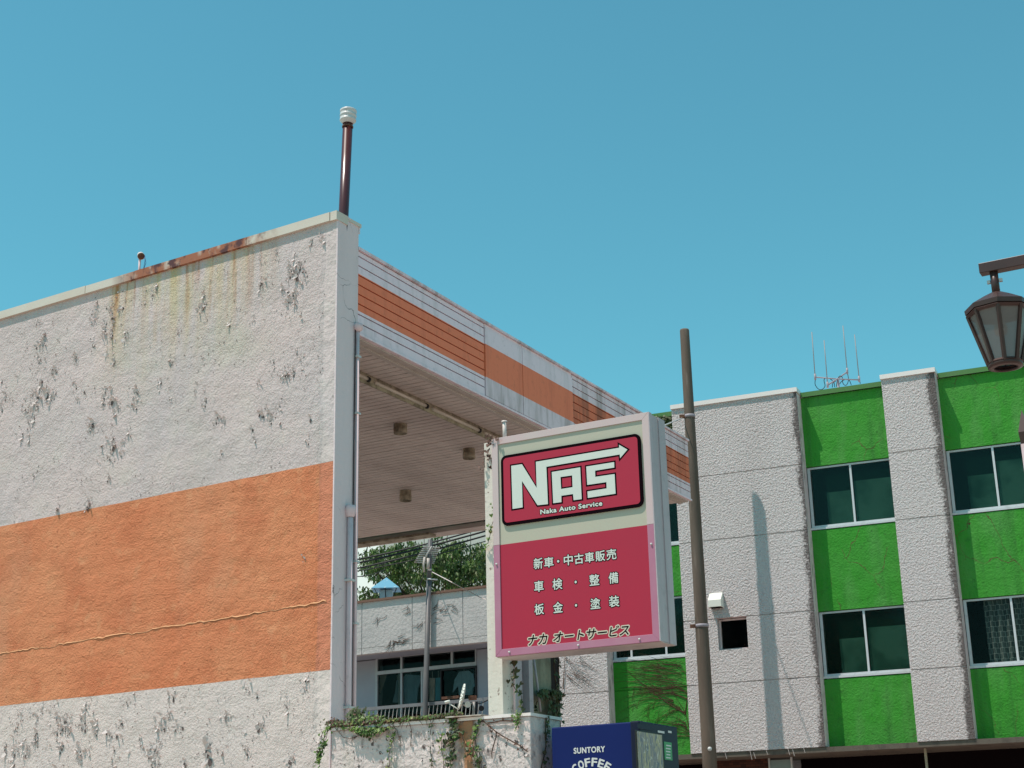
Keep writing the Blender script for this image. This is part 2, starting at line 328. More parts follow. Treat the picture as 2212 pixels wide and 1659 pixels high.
for (x, y, r, n, szf) in clusters:
    u0, z0 = W.uz(x, y); ru = abs(W.u(x+r, y)-u0); rz = abs(W.z(x, y-r)-z0)
    cu_, cz_ = u0, z0
    for i in range(int(n*(0.95 if y < 987 else 0.8))):
        # the flaking spreads in chains, mostly up and down the wall
        if random.random() < 0.16 or abs(cu_-u0) > ru*1.5 or abs(cz_-z0) > rz*2.0:
            cu_ = u0+random.uniform(-1, 1)*ru; cz_ = z0+random.uniform(-1, 1)*rz*1.3
        stp = random.uniform(.018, .055); dr = random.choice((1.2, 1.9, -1.3, -1.8, 1.57, -1.57, 2.6, .5)); cu_ += stp*math.cos(dr); cz_ += stp*math.sin(dr)
        u_, z_ = cu_, cz_
        if u_ > -0.10: continue
        if 2.46 < z_ < 4.44 and n > 6: continue
        if z_ > WT-0.14: continue
        s = random.choice((0.008, 0.010, 0.013, 0.016, 0.022, 0.032))*szf
        flake(fk, u_, z_, s)
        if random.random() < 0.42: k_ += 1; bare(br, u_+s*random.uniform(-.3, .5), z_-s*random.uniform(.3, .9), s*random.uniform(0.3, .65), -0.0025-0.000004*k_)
for i in range(2600):
    u_ = random.uniform(-5.6, -0.12); z_ = random.choice((random.uniform(4.46, 6.85), random.uniform(4.46, 6.85), random.uniform(1.5, 2.42)))
    if noise.noise(Vector((u_*1.3, z_*1.1, 4))) < -0.05: continue
    s = random.choice((0.005, 0.007, 0.009)); flake(fk, u_, z_, s)
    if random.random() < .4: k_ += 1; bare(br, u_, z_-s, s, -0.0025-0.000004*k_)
# two big torn sheets low on the wall
for (x, y, s) in [(1105*0.4048, 987.5+1570*0.4048, 0.10), (1125*0.4048, 987.5+1620*0.4048, 0.09), (985*0.4048, 987.5+1640*0.4048, 0.06), (530*0.3802, 411.5+1330*0.3802, 0.07), (270*0.3802, 411.5+1165*0.3802, 0.08), (640*0.3802, 411.5+1200*0.3802, 0.07), (648*0.3802, 411.5+1455*0.3802, 0.08), (1690*.3802, 411.5+500*.3802, .06), (1550*.4048, 987.5+1625*.4048, .06), (470*.4048, 987.5+270*.4048, .06)]:
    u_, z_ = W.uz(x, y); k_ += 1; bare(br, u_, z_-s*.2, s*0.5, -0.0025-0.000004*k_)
    for q in range(3): flake(fk, u_+random.uniform(-.4, .4)*s, z_+random.uniform(-.3, .7)*s, s*0.7)
o = wall_child(br.build('bare_shade_patches', m_bare_shade, st)); o['kind'] = 'stuff'
o = wall_child(fk.build('paint_flakes', m_flake, st)); o['kind'] = 'stuff'

# canopy fascia: boards and smooth panels, FA frame (u right along canopy, y into it)
U1 = FA.u(1494.8, 1080.2); ZB, ZT = 5.885, 6.83
zo0, zo1 = 6.137, 6.546
ux1 = FA.u(1049, 800); ux2 = FA.u(1130, 840); ux3 = FA.u(1238, 860)
DP = 9.6
body = MB().box(TW+0.004, U1-0.02, 0.05, 0.35, ZB+0.06, ZT-0.02); body.build('fascia_core', m_gap, st)
lines = [5.90, 6.005, 6.10, 6.215, 6.32, 6.425, 6.53, 6.635, 6.74, 6.80]
def band_boards(u0, u1, oldness):
    """white and orange pieces of each board are separate strips so that the joints stay dark"""
    wmb, omb = MB(), MB()
    for a, b in zip(lines[:-1], lines[1:]):
        cuts = sorted(set([a+0.007, b-0.007] + [c for c in (zo0, zo1) if a+0.01 < c < b-0.01]))
        for c0, c1 in zip(cuts[:-1], cuts[1:]):
            md = (c0+c1)/2; t_ = omb if zo0 < md < zo1 else wmb
            t_.box(u0+0.004, u1-0.004, 0.014, 0.06, c0, c1)
    wmb.build('fascia_boards', m_fwhite_old if oldness else m_fwhite, st, label='white fascia boards')
    omb.build('fascia_boards', m_forange_old if oldness else m_forange, st, label='orange fascia boards')
band_boards(TW+0.004, ux1, 0)
for a, b in ((ux1, ux2), (ux2, ux3)):
    MB().box(a+0.01, b-0.004, 0.002, 0.05, zo1, 6.745).build('fascia_panel', m_fwhite, st, label='smooth white upper fascia panel'); MB().box(a+0.01, b-0.004, 0.002, 0.05, ZB+0.02, zo0).build('fascia_panel', m_fwhite_old, st, label='stained white lower fascia panel')
    MB().box(a+0.01, b-0.004, 0.0022, 0.05, zo0+.0004, zo1-.0004).build('fascia_panel', m_forange, st, label='smooth orange fascia panel')
    MB().box(a+0.01, b-0.004, 0.014, 0.05, 6.752, 6.80).build('fascia_boards', m_fwhite, st)
band_boards(ux3+0.004, U1, 1)
# drip trims
tr = MB(); u = TW+0.004
while u < U1:
    b = min(u+1.82, U1+0.01); tr.box(u, b-0.006, -0.012, 0.09, 6.802, ZT+random.uniform(-.004, .004)); u = b
tr.build('fascia_coping', m_fwhite_old, st)
MB().box(TW+0.004, U1+0.01, 0.0, 0.05, ZB-0.012, ZB+0.012).build('fascia_drip_edge', m_fwhite, st)
MB().box(TW+0.004, U1-0.03, 0.052, 0.14, ZB-0.03, ZB+0.02).box(TW+0.004, U1-0.03, 0.14, 0.20, ZB-0.045, ZB+0.02).build('soffit_trim', m_trim, st)
# torn patch and rust run marks near the canopy end
# roof deck and soffit
MB().box(TW+0.01, U1-0.02, 0.36, DP, ZT-0.12, ZT-0.06).build('roof_deck', m_conc, st)
sf = MB(); u = TW+0.01
while u < U1-0.55:
    b = min(u+0.118, U1-0.5); sf.box(u, b-0.014, 0.20, DP-0.05, ZB+0.012+random.uniform(0, .0025), ZB+0.03); u = b
sf.build('soffit', m_soffit, st)
MB().box(TW+0.01, U1-0.5, 0.2, DP, ZB+0.031, ZB+0.04).build('soffit_backing', m_gap, st)
# gutter slot and dropped edge beam at the far (right-hand) side of the canopy
MB().box(U1-0.50, U1-0.30, 0.2, DP, ZB+0.10, ZB+0.12).build('gutter', m_gap, st)
MB().box(U1-0.30, U1-0.004, 0.2, DP, ZB-0.015, ZB+0.06).box(U1-0.03, U1, 0.062, DP, ZB+0.062, ZT-0.03).build('edge_beam', m_soffit, st)
q0 = FA.zhit(790, 1150, ZB); q1 = FA.zhit(905, 1140, ZB)
MB().box(U1-0.42, U1-0.20, q1.y, q1.y+3.2, ZB-0.055, ZB-0.02).build('strip_light', m_olive, st)
# ceiling trough with tubes
c0 = FA.zhit(790, 800, ZB); c1 = FA.zhit(1000, 902, ZB)
va = FA.zhit((1390+700*.27125)/1.8228, (1300+875*.27125)/1.8228, ZB).y     # near edge
vb = FA.zhit((1390+700*.27125)/1.8228, (1300+1010*.27125)/1.8228, ZB-0.10).y  # far lower edge
trough = MB(); trough.box(TW+0.02, U1-0.55, vb-0.02, vb, ZB-0.11, ZB+0.01).box(TW+0.02, U1-0.55, va, va+0.02, ZB-0.03, ZB+0.01)
to_ = trough.build('lamp_trough', m_olive, st); MB().box(TW+0.02, U1-0.55, va+0.02, vb-0.02, ZB-0.006, ZB-0.002).build('trough_slot_shade', Mat('slot_shade', (0.06, 0.045, 0.035), .9), to_)  # flat dark sheet puts the shade of the recess into colour
ym = (va+vb)/2
brs = []
for (x, y) in [(245, 787), (1080, 1175), (1835, 1525)]:
    P = FA.zhit((1390+x*.27125)/1.8228, (1300+y*.27125)/1.8228, ZB-0.11); brs.append(P.x)
step = brs[1]-brs[0]
brs.append(brs[2]+step)
for b in brs:
    MB().prism([(b, vb-0.021, ZB-0.115), (b, vb-0.021, ZB-0.007), (b, va+0.02, ZB-0.007), (b, va+0.02, ZB-0.03)], (0.05, 0, 0)).build('trough_bracket', m_olive, st)
pu = TW+0.02
for b in brs:
    MB().tube([(pu+0.06, ym-0.02, ZB-0.055), (b-0.035, ym-0.02, ZB-0.055)], 0.019, 12).build('tube_lamp', m_tube, st)
    MB().tube([(b-0.035, ym-0.02, ZB-0.055), (b-0.002, ym-0.02, ZB-0.055)], 0.03, 12).build('lamp_socket', m_black, st)
    pu = b+0.05
# round downlights
for (x, y, hpx, wpx) in [(865, 919, 26, 31), (1013, 972, 27, 28), (876, 1062, 28, 27)]:
    P = FA.zhit(x, y, ZB); t = math.hypot(*(FA.world(P.x, P.y, 0)-CAM)[:2]); rr = wpx/2/FPX*t; hh = (hpx-5)/FPX*t
    o = MB().lathe([(rr*0.97, 0), (rr*0.97, -hh*0.42), (rr, -hh*0.44), (rr, -hh), (rr*0.93, -hh), (rr*0.85, -hh*0.8), (0.001, -hh*0.8)], (P.x, P.y, ZB+0.011), 28).build('downlight', m_olive, st)
# drainpipes on the end face / inner corner
def pt_FA(x, y, dep): u_, z_ = FA.uz(x, y, dep); return (u_, dep, z_)
a = pt_FA(766, 722, -0.03)
ub = FA.u(757, 1110, -0.03)
MB().tube([(TW-0.03, -0.03, 5.93), (TW-0.03, -0.03, 0.0)], 0.018, 10).build('drainpipe', m_pvc, st)
MB().tube([(0.235, -0.035, 3.98), (0.235, -0.035, 2.0), (0.255, -0.05, 1.9), (0.29, -0.09, 1.82)], 0.029, 12).build('drainpipe', m_pvc, st)
MB().lathe([(0.001, 0.04), (0.04, 0.033), (0.05, 0.0), (0.04, -0.035), (0.018, -0.05)], (TW-0.03, -0.035, 5.93), 16).build('pipe_elbow', m_pvc, st)
MB().lathe([(0.001, 0.06), (0.05, 0.045), (0.058, 0.0), (0.045, -0.05), (0.034, -0.07)], (0.235, -0.035, 4.0), 16).build('pipe_elbow', m_pvc, st)
for z_ in (5.6, 5.0, 3.5, 2.9): MB().box(TW-0.06, TW, -0.055, 0.0, z_, z_+0.02).build('pipe_clip', m_zinc, st)
for z_ in (3.3, 2.1): MB().box(0.19, 0.28, -0.075, 0.0, z_, z_+0.02).build('pipe_clip', m_zinc, st)
MB().tube([(TW-0.062, -0.02, 5.9), (TW-0.064, -0.016, 4.5), (TW-0.062, -0.02, 2.0)], 0.005, 6).build('wire', m_black, st)
# chimney pipe behind the parapet
pb = FA.zhit(742.3, 461, 7.0)
ct = math.hypot(*(FA.world(pb.x, pb.y, 0)-CAM)[:2])
top = at(751.6, 262, 14.55); base = at(742.6, 455, 14.55); dirn = (top-base).normalized(); base = base - dirn*1.2
tl, bl = FA.loc(top), FA.loc(base)
# roof vent pipe is a part of the building
cpip = MB().tube([bl, tl], 0.0525, 20).build('chimney_pipe', m_redpipe, st)
dl = (tl-bl).normalized()
cap = MB(); prof = [(0.0, 0.058), (0.02, 0.062), (0.035, 0.085), (0.05, 0.088), (0.055, 0.083), (0.09, 0.084), (0.095, 0.089), (0.11, 0.089), (0.115, 0.084), (0.145, 0.085), (0.15, 0.089), (0.172, 0.089), (0.18, 0.08), (0.182, 0.0)]
cap.tube([tl-dl*0.03+dl*0.9*q for q, r_ in prof], [r_ for q, r_ in prof], 24).build('chimney_cap', m_zinc, cpip)
MB().tube([tl-dl*0.075, tl-dl*0.06], 0.06, 16).build('collar', m_rust, cpip)
# flood lamp on the wall top
fl = empty('roof_spotlight', W.world(*[0, 0, 0]), W.ang, label='small rusty spotlight on a thin pipe above the side wall coping', cat='spotlight')
lb = W.loc(at(548.5/1.8228, 1068/1.8228, 16.35)); lt = W.loc(at(551/1.8228, 1020/1.8228, 16.35))
lb.y = 0.1; lt.y = 0.1
lb = Vector((W.u(548/1.8228, 1068/1.8228, 0.1), 0.1, WT-0.02)); lt = Vector((*[W.u(551/1.8228, 1019/1.8228, 0.1)], 0.1, W.z(551/1.8228, 1019/1.8228, 0.1)))
MB().tube([lb, lt], 0.013, 10).build('stand_pipe', m_pvc, fl)
def cyl(mb, c, ax, r0, r1, h, n=18): ax = Vector(ax).normalized(); mb.tube([Vector(c)-ax*h/2, Vector(c)-ax*h/2*0.98, Vector(c)+ax*h/2], [r0*0.8, r0, r1], n); return mb
hc = lt+Vector((0.022, -0.01, 0.03))
cyl(MB(), hc, (0.5, -0.35, -0.45), 0.036, 0.042, 0.06).build('lamp_head', m_flake, fl)
cyl(MB(), hc+Vector((0.5, -0.35, -0.45)).normalized()*0.034, (0.5, -0.35, -0.45), 0.04, 0.03, 0.012).build('lamp_bezel', m_rust, fl)
a0 = hc+Vector((0.042, 0, -0.01))
MB().tube([a0, a0+Vector((0.03, 0, -0.06)), a0+Vector((0.015, 0, -0.15)), a0+Vector((-0.02, 0, -0.34))], 0.003, 6).tube([a0+Vector((.01, .01, 0)), a0+Vector((0.045, 0, -0.1)), a0+Vector((0.01, 0, -0.18)), a0+Vector((0.06, 0, -0.36))], 0.003, 6).build('wire', m_bluew, fl)

# ================================================================== low wall with ivy
m_low = Mat('low_wall_plaster', (0.66, 0.55, 0.52), 0.85, spec=0.2)
m_low.speck(1.5, 0.4, 0.7, (0.50, 0.47, 0.45), 0.5, det=6); m_low.speck(7, 0.55, 0.72, (0.36, 0.30, 0.28), 0.5, det=5)
rc = LW.u(1140, 1600)-0.0
_ur0 = LW.u(1125, 1600); _url = LW.u(1085, 1620)
uL = LW.u((1250+1240*.4521)/1.8228, 1600); uR = LW.u((1250+1420*.4521)/1.8228, 1600)
mk = m_low.math('MULTIPLY', m_low.ramp(m_low.xyz(0), uL-0.06, uL+0.04), m_low.ramp(m_low.xyz(0), uR+0.02, uR-0.1))
sk = m_low.ramp(m_low.noise(9, det=5, stretch=(1, 1, 0.10)), 0.40, 0.58)
mk = m_low.ramp(m_low.math('ADD', mk, m_low.math('MULTIPLY', m_low.math('SUBTRACT', m_low.noise(6, det=5, stretch=(1, 1, .4)), .5), 1.6)), .35, .75)
m_low.mix(m_low.math('MULTIPLY', mk, m_low.math('MULTIPLY', sk, 0.9)), (0.36, 0.16, 0.06))
sk2 = m_low.ramp(m_low.noise(7, det=5, stretch=(1, 1, 0.3), off=(2, 2, 2)), 0.52, 0.62)
m_low.mix(m_low.math('MULTIPLY', mk, m_low.math('MULTIPLY', sk2, 0.9)), (0.07, 0.04, 0.03))
m_low.speck(11, .56, .66, (0.24, 0.18, 0.165), .7, det=6); m_low.speck(4, .55, .7, (0.33, .31, .25), .5, det=6, stretch=(1, 1, .2))
m_low.bump(m_low.noise(26, det=4), 0.02, 0.8); m_low.bump(m_low.noise(5, det=4), 0.05, 0.6)
lw = froot('low_wall', LW, label='low white plaster wall with ivy trailing over its top and rust stains', cat='wall')
ul = LW.u(716, 1573); ur = 0.0; ZL = 1.855
MB().box(ul, ur, 0, 0.55, 0, ZL).build('wall_body', m_low, lw, bevel=0.01)
m_capw = Mat('wall_cap', (0.80, 0.72, 0.68), 0.7); m_capw.speck(6, 0.5, 0.7, (0.45, 0.40, 0.36), 0.5)
cpm = MB(); u = ul-0.01
while u < ur:
    b = min(u+random.uniform(0.15, 0.4), ur+0.012); cpm.box(u, b, -0.012-random.uniform(0, .006), 0.562, ZL+0.0006, ZL+0.026+random.uniform(-.005, .004)); u = b
cpm.build('wall_cap', m_capw, lw)
fk = MB(); br = MB(); k_ = 0
for i in range(300):
    u_ = random.uniform(ul+0.05, -0.03); z_ = ZL-random.uniform(.05, .75)
    if z_ > ZL-0.05: continue
    s = random.choice((0.005, 0.007, 0.009, 0.012, 0.018, 0.026)); flake(fk, u_, z_, s)
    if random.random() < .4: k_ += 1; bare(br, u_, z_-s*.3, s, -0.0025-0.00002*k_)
o = fk.build('paint_flakes', m_flake, lw); o['kind'] = 'stuff'
o = br.build('bare_shade_patches', m_bare_shade, lw); o['kind'] = 'stuff'  # flake shadows are painted in with the bare spots
# rusty sheet lying on the cap
def lwp(x, y, dep=0): u_, z_ = LW.uz(x, y, dep); return Vector((u_, dep, z_))
a = LW.u((1250+1150*.4521)/1.8228, 1540); b = LW.u((1250+1450*.4521)/1.8228, 1540)
m_lichen = stained('grey_sheet', (0.52, 0.48, 0.42), 0.7, (0.25, 0.13, 0.08), 0.8, .4, .6, 9, (1, 1, 1))
pl_ = froot('metal_plate', LW, label='thin rust-edged metal plate lying on top of the low wall under the satellite dish', cat='plate')
MB().prism([(a, -0.07, ZL+0.03), (b, -0.05, ZL+0.03), (b+0.02, 0.40, ZL+0.03), (a, 0.40, ZL+0.03)], (0, 0, 0.01)).build('sheet', m_lichen, pl_)

# leaves
m_leafA = Mat('ivy_leaf_light', (0.13, 0.20, 0.045), 0.5); m_leafA.speck(14, 0.45, 0.6, (0.06, 0.12, 0.03), 0.9); m_leafA.speck(9, 0.58, 0.66, (0.26, 0.22, 0.09), 0.9, off=(4, 1, 2))
m_leafB = Mat('ivy_leaf_dark', (0.045, 0.075, 0.025), 0.5); m_leafB.speck(14, 0.45, 0.6, (0.075, 0.05, 0.03), 0.8)
m_leafR = Mat('ivy_leaf_red', (0.10, 0.045, 0.03), 0.55); m_leafR.speck(14, 0.45, 0.6, (0.05, 0.03, 0.02), 0.8)
m_vine = Mat('vine_stem', (0.085, 0.045, 0.025), 0.8); m_vine.speck(20, 0.4, 0.6, (0.05, 0.03, 0.02), 0.8)
def leaf(mb, c, s, nrm=None, up=None):
    nrm = (nrm or Vector((random.gauss(0, .5), -1, random.gauss(0.5, .5)))).normalized()
    up = up or Vector((random.gauss(0, .6), random.gauss(0, .3), -1)); t = (up-nrm*up.dot(nrm)).normalized(); b = nrm.cross(t)
    P = [(0, -0.15), (0.38, -0.42), (0.5, 0.0), (0.28, 0.35), (0, 0.75), (-0.28, 0.35), (-0.5, 0.0), (-0.38, -0.42)]
    c = Vector(c); fold = random.uniform(0, .25)
    mb.poly([c + (b*x + t*y)*s - nrm*abs(x)*fold*s for x, y in P[:5]]); mb.poly([c + (b*x + t*y)*s - nrm*abs(x)*fold*s for x, y in (P[4:]+P[:1])])
def strand(stem, lv, pts, s=0.03, dens=60, dep=0, rad=0.003, spread=0.02):
    pts = [Vector(p) for p in pts]; fine = []
    for a, b in zip(pts[:-1], pts[1:]):
        n = max(2, int((b-a).length/0.03))
        for i in range(n):
            q = a.lerp(b, i/n); fine.append(q+Vector((noise.noise(q*9)*0.02, -abs(noise.noise(q*7+Vector((5, 0, 0))))*0.02, noise.noise(q*8+Vector((0, 9, 0)))*0.01)))
    fine.append(pts[-1])
    stem.tube(fine, rad, 4)
    L_ = sum((b-a).length for a, b in zip(fine[:-1], fine[1:]))
    for i in range(int(L_*dens)):
        q = random.choice(fine)+Vector((random.gauss(0, spread), -random.uniform(0.005, 0.035), random.gauss(0, spread))); leaf(lv, q, s*random.uniform(0.5, 1.3))
def cr(x, y, dep=-0.01):   # crop (1250,2550) coordinates -> low wall plane
    return lwp((1250+x*.4521)/1.8228, (2550+y*.4521)/1.8228, dep)
# --- big ivy over the left half of the cap
iv = froot('ivy', LW, label='thick green ivy sprawling along the left half of the low wall top', cat='ivy')
A, Bm, Rm, Sm = MB(), MB(), MB(), MB()
for i in range(1700):
    t = random.random()**0.9; x = 130+t*1130; yb = 700-(x-130)*0.098
    spread = 26 if x < 650 else 14
    if 280 < x < 560: spread = 55
    yy = yb-12+random.gauss(0, spread*0.55)-(8 if x < 500 else 0)
    p = cr(x, yy, random.uniform(-0.05, 0.12)); p.z = max(p.z, ZL-0.35)
    if p.y > 0 and p.z < ZL+0.02: p.z = ZL+0.03+random.random()*0.03
    leaf(random.choice((A, A, A, Bm, Bm, Rm) if x < 900 else (A, Bm, Rm)), p, random.uniform(0.014, 0.03))
for i in range(420):   # hanging bunch
    x = random.gauss(430, 75); y = 700+abs(random.gauss(0, 38))*(1.0-min(1, abs(x-430)/220)); leaf(random.choice((A, A, Bm)), cr(x, y, random.uniform(-0.07, -0.01)), random.uniform(0.018, 0.034))
for i in range(160):   # bushy bit at pipe foot
    x = random.gauss(340, 32); y = 600+random.gauss(0, 35); leaf(Bm, cr(x, y, random.uniform(0.05, 0.25)), random.uniform(0.03, 0.05))
for i in range(150):
    x = random.gauss(160, 40); y = 655+random.gauss(0, 16); leaf(random.choice((Bm, Rm)), cr(x, y, random.uniform(0.0, 0.2)), random.uniform(0.018, 0.032))
Sm.tube([cr(120, 690, -0.02), cr(400, 668, -0.03), cr(700, 640, -0.03), cr(1200, 590, -0.02)], 0.008, 5)
for i in range(60):
    x = random.uniform(130, 1200); y = 690-(x-130)*.095; a = cr(x, y, -0.02); Sm.tube([a, a+Vector((random.gauss(0, .05), -.02, random.uniform(-.08, .06)))], 0.002, 4)
A.build('leaves', m_leafA, iv); Bm.build('leaves', m_leafB, iv); Rm.build('leaves', m_leafR, iv); Sm.build('stem', m_vine, iv)
# --- hanging strands
def vine(label, paths, mats=(m_leafA,), s=0.028, dens=55, name='ivy', conv=cr, rad=0.003, spread=0.02, dep=-0.012):
    r_ = froot(name, LW, label=label, cat='ivy', group='ivy strands hanging on the low wall'); Sm = MB(); lv = [MB() for _ in mats]
    for i, p in enumerate(paths): strand(Sm, lv[i % len(lv)], [conv(x, y, dep) for x, y in p], s, dens, rad=rad, spread=spread)
    Sm.build('stem', m_vine, r_)
    for l, m in zip(lv, mats):
        if l.v: l.build('leaves', m, r_)
    return r_
vine('ivy strand creeping down the left end of the low wall beside the big side wall', [[(125, 700), (70, 760), (45, 860), (25, 960), (5, 1060)], [(110, 700), (60, 740), (60, 820), (20, 1000)], [(95, 700), (85, 780), (40, 900)]], (m_leafA, m_leafA, m_leafB), 0.03, 95)
vine('narrow green ivy strand hanging left of centre on the low wall', [[(690, 720), (660, 790), (638, 850), (630, 960), (636, 1100)], [(688, 725), (650, 800)]], (m_leafA, m_leafB), 0.026, 75)
vine('dense dark ivy strand hanging just left of the rust stain', [[(1190, 600), (1180, 700), (1160, 800), (1155, 900), (1165, 1100)], [(1200, 600), (1200, 720), (1170, 840), (1160, 1000)], [(1160, 600), (1190, 700), (1210, 760)]], (m_leafB, m_leafB, m_leafA), 0.034, 130, spread=0.03)
vine('dark ivy strand hanging on the right side of the rust stain', [[(1440, 640), (1400, 700), (1370, 800), (1400, 900), (1430, 1060)], [(1420, 640), (1380, 720), (1350, 830), (1380, 950), (1400, 1080)], [(1250, 720), (1300, 850), (1360, 960), (1420, 1080)]], (m_leafB, m_leafA, m_leafB), 0.03, 75)
vine('small bright ivy tuft hanging near the right end of the low wall', [[(1765, 580), (1755, 640), (1750, 700)], [(1775, 580), (1745, 660)], [(1750, 590), (1760, 650)]], (m_leafA,), 0.026, 130)
vine('thin ivy strand hanging between the centre and the dark strand', [[(985, 870), (992, 950), (990, 1080)], [(990, 630), (995, 700), (985, 760)]], (m_leafB,), 0.022, 65)
vine('yellowish ivy strand beside the dark strand near the frame bottom', [[(1100, 740), (1080, 800), (1100, 930), (1090, 1080)], [(1070, 760), (1110, 760)]], (m_leafA,), 0.024, 60)
vine('bare brown vine stem slanting down across the right part of the low wall', [[(1440, 640), (1500, 690), (1560, 740), (1640, 780), (1730, 840), (1830, 905)], [(1550, 730), (1545, 840), (1520, 960)], [(1480, 660), (1600, 640), (1700, 640)]], (m_leafR,), 0.022, 20, rad=0.005)
vine('leafless brown vine twig branching below the left part of the low wall cap', [[(160, 700), (220, 780), (300, 790), (420, 740)], [(800, 650), (820, 760), (815, 870)], [(640, 640), (700, 720), (720, 860)]], (m_leafR,), 0.02, 14, rad=0.0025)
# ivy shadows' source: small leaves all along the lip
dv = froot('ivy', LW, label='blackened dead vine clinging to the shaded right end of the low wall', cat='ivy')
Sm, Lv = MB(), MB()
E_ = Fr(LW.world(0.002, 0, 0), NF)
dv.location = E_.o; dv.rotation_euler = (0, 0, E_.ang)
def ep(x, y, dep=-0.008): u_, z_ = E_.uz((1250+x*.4521)/1.8228, (2550+y*.4521)/1.8228, dep); return Vector((u_, dep, z_))
strand(Sm, Lv, [ep(1990, 610), ep(1985, 700), ep(1975, 780), ep(1985, 860), ep(1970, 940), ep(1950, 1050)], 0.03, 110, rad=0.006, spread=0.018)
strand(Sm, Lv, [ep(1995, 620), ep(2002, 720), ep(1990, 800)], 0.025, 60, rad=0.004)
Sm.build('stem', m_vine, dv); Lv.build('leaves', m_leafB, dv)

# ================================================================== pylon sign
sg = froot('shop_sign', S, label='boxed crimson and cream auto service sign on a white column', cat='sign')
SW, SZ0, SZ1, SD = 1.555, 2.395, 4.363, 0.33
m_pinkal = Mat('faded_frame_upper', (0.56, 0.43, 0.43), 0.45); m_pinkal.speck(3, 0.4, 0.7, (0.52, 0.47, 0.44), 0.6, stretch=(1, 1, .4))
m_pinkfr = Mat('pink_frame_lower', (0.42, 0.17, 0.25), 0.45); m_pinkfr.speck(3, 0.4, 0.7, (0.46, 0.24, 0.30), 0.5)
m_boxal = stained('sign_box_metal', (0.46, 0.39, 0.41), 0.5, (0.27, 0.25, 0.25), 0.5, .45, .75, 3)
m_cream = Mat('cream_acrylic', (0.46, 0.43, 0.34), 0.4); m_cream.speck(2, 0.4, 0.8, (0.42, 0.42, 0.35), 0.5)
m_crim = Mat('crimson_acrylic', (0.40, 0.022, 0.052), 0.6, spec=0.25); m_crim.speck(1.6, 0.4, 0.8, (0.345, 0.026, 0.054), 0.6)
m_lblk = Mat('sign_black', (0.006, 0.002, 0.004), 0.8, spec=0.03); m_lwht = Mat('sign_white', (0.60, 0.64, 0.58), 0.45)
m_pale = Mat('pale_gold', (0.62, 0.55, 0.44), 0.45)
fw = 0.062
zj = 3.378
MB().box(0.0, SW, 0.03, SD-0.002, SZ0+0.004, SZ1-0.004).build('cabinet', m_boxal, sg, bevel=0.004)
# side edge profile
MB().box(SW-0.001, SW+0.008, 0.20, SD+0.005, SZ0, SZ1).box(SW-0.001, SW+0.008, 0.0, 0.055, SZ0, SZ1).build('side_rail', m_boxal, sg)
mf = MB(); mf.prism([(0, 0, SZ1), (SW, 0, SZ1), (SW-fw, 0, SZ1-fw), (fw, 0, SZ1-fw)][::-1], (0, 0.029, 0)).prism([(0, 0, zj+.001), (0, 0, SZ1-.001), (fw, 0, SZ1-fw), (fw, 0, zj+.001)][::-1], (0, 0.029, 0)).prism([(SW-fw, 0, zj+.001), (SW-fw, 0, SZ1-fw), (SW, 0, SZ1-.001), (SW, 0, zj+.001)][::-1], (0, 0.029, 0)); mf.build('frame_upper', m_pinkal, sg, bevel=0.002)
mf = MB(); mf.prism([(0, 0, SZ0), (fw, 0, SZ0+fw), (SW-fw, 0, SZ0+fw), (SW, 0, SZ0)][::-1], (0, 0.029, 0)).prism([(0, 0, SZ0+.001), (0, 0, zj-.001), (fw, 0, zj-.001), (fw, 0, SZ0+fw)][::-1], (0, 0.029, 0)).prism([(SW-fw, 0, SZ0+fw), (SW-fw, 0, zj-.001), (SW, 0, zj-.001), (SW, 0, SZ0+.001)][::-1], (0, 0.029, 0)); mf.build('frame_lower', m_pinkfr, sg, bevel=0.002)
for x, y in ((0.14, SZ0+.03), (SW*.52, SZ0+.03), (SW-.18, SZ0+.03), (0.03, zj-.17), (SW-.03, zj-.17)):
    o = MB().lathe([(0.009, 0.0), (0.009, 0.01), (0.001, 0.012)], (0, 0, 0), 10).build('screw', m_zinc, sg); o.location = (x, -0.0, y); o.rotation_euler = (R(90), 0, 0)
MB().box(fw, SW-fw, 0.012, 0.028, zj, SZ1-fw).build('upper_panel', m_cream, sg)
MB().box(fw, SW-fw, 0.010, 0.0285, SZ0+fw, zj).build('lower_panel', m_crim, sg)
MB().box(0.0, SW, 0.03, SD-.004, SZ0-.004, SZ0+.002).build('underside', m_trim, sg)
def sp(x, y, dep=0.0): u_, z_ = S.uz(x, y, dep); return (u_, z_)
def c8(x, y): return ((1950+x*.29385)/1.8228, (1670+y*.29385)/1.8228)
def cs(x, y, dep=0.0): return sp(*c8(x, y), dep)
def flat(pts, y0, th, m, name, par): return MB().prism([(u_, y0, z_) for u_, z_ in pts], (0, -th, 0)).build(name, m, par)
def rrect(u0, u1, z0, z1, r_, n=6):
    o = []
    for cx, cz, a in ((u1-r_, z1-r_, 0), (u0+r_, z1-r_, 90), (u0+r_, z0+r_, 180), (u1-r_, z0+r_, 270)):
        for k in range(n+1): an = R(a+90*k/n); o.append((cx+r_*math.cos(an), cz+r_*math.sin(an)))
    return o
la, lb_ = cs(78, 440)[0], cs(1990, 1100)[0]
lz1 = (cs(120, 425)[1]+cs(1900, 128)[1])/2; lz0 = (cs(150, 1362)[1]+cs(1940, 1108)[1])/2
flat(rrect(la, lb_, lz0, lz1, 0.055), 0.011, 0.018, m_lblk, 'logo_plate', sg)
logo = [c for c in sg.children if c.name.startswith('logo_plate')][0]
bw = 0.026
flat(rrect(la+bw, lb_-bw, lz0+bw, lz1-bw, 0.032), -0.0072, 0.0015, m_crim, 'logo_field', logo)
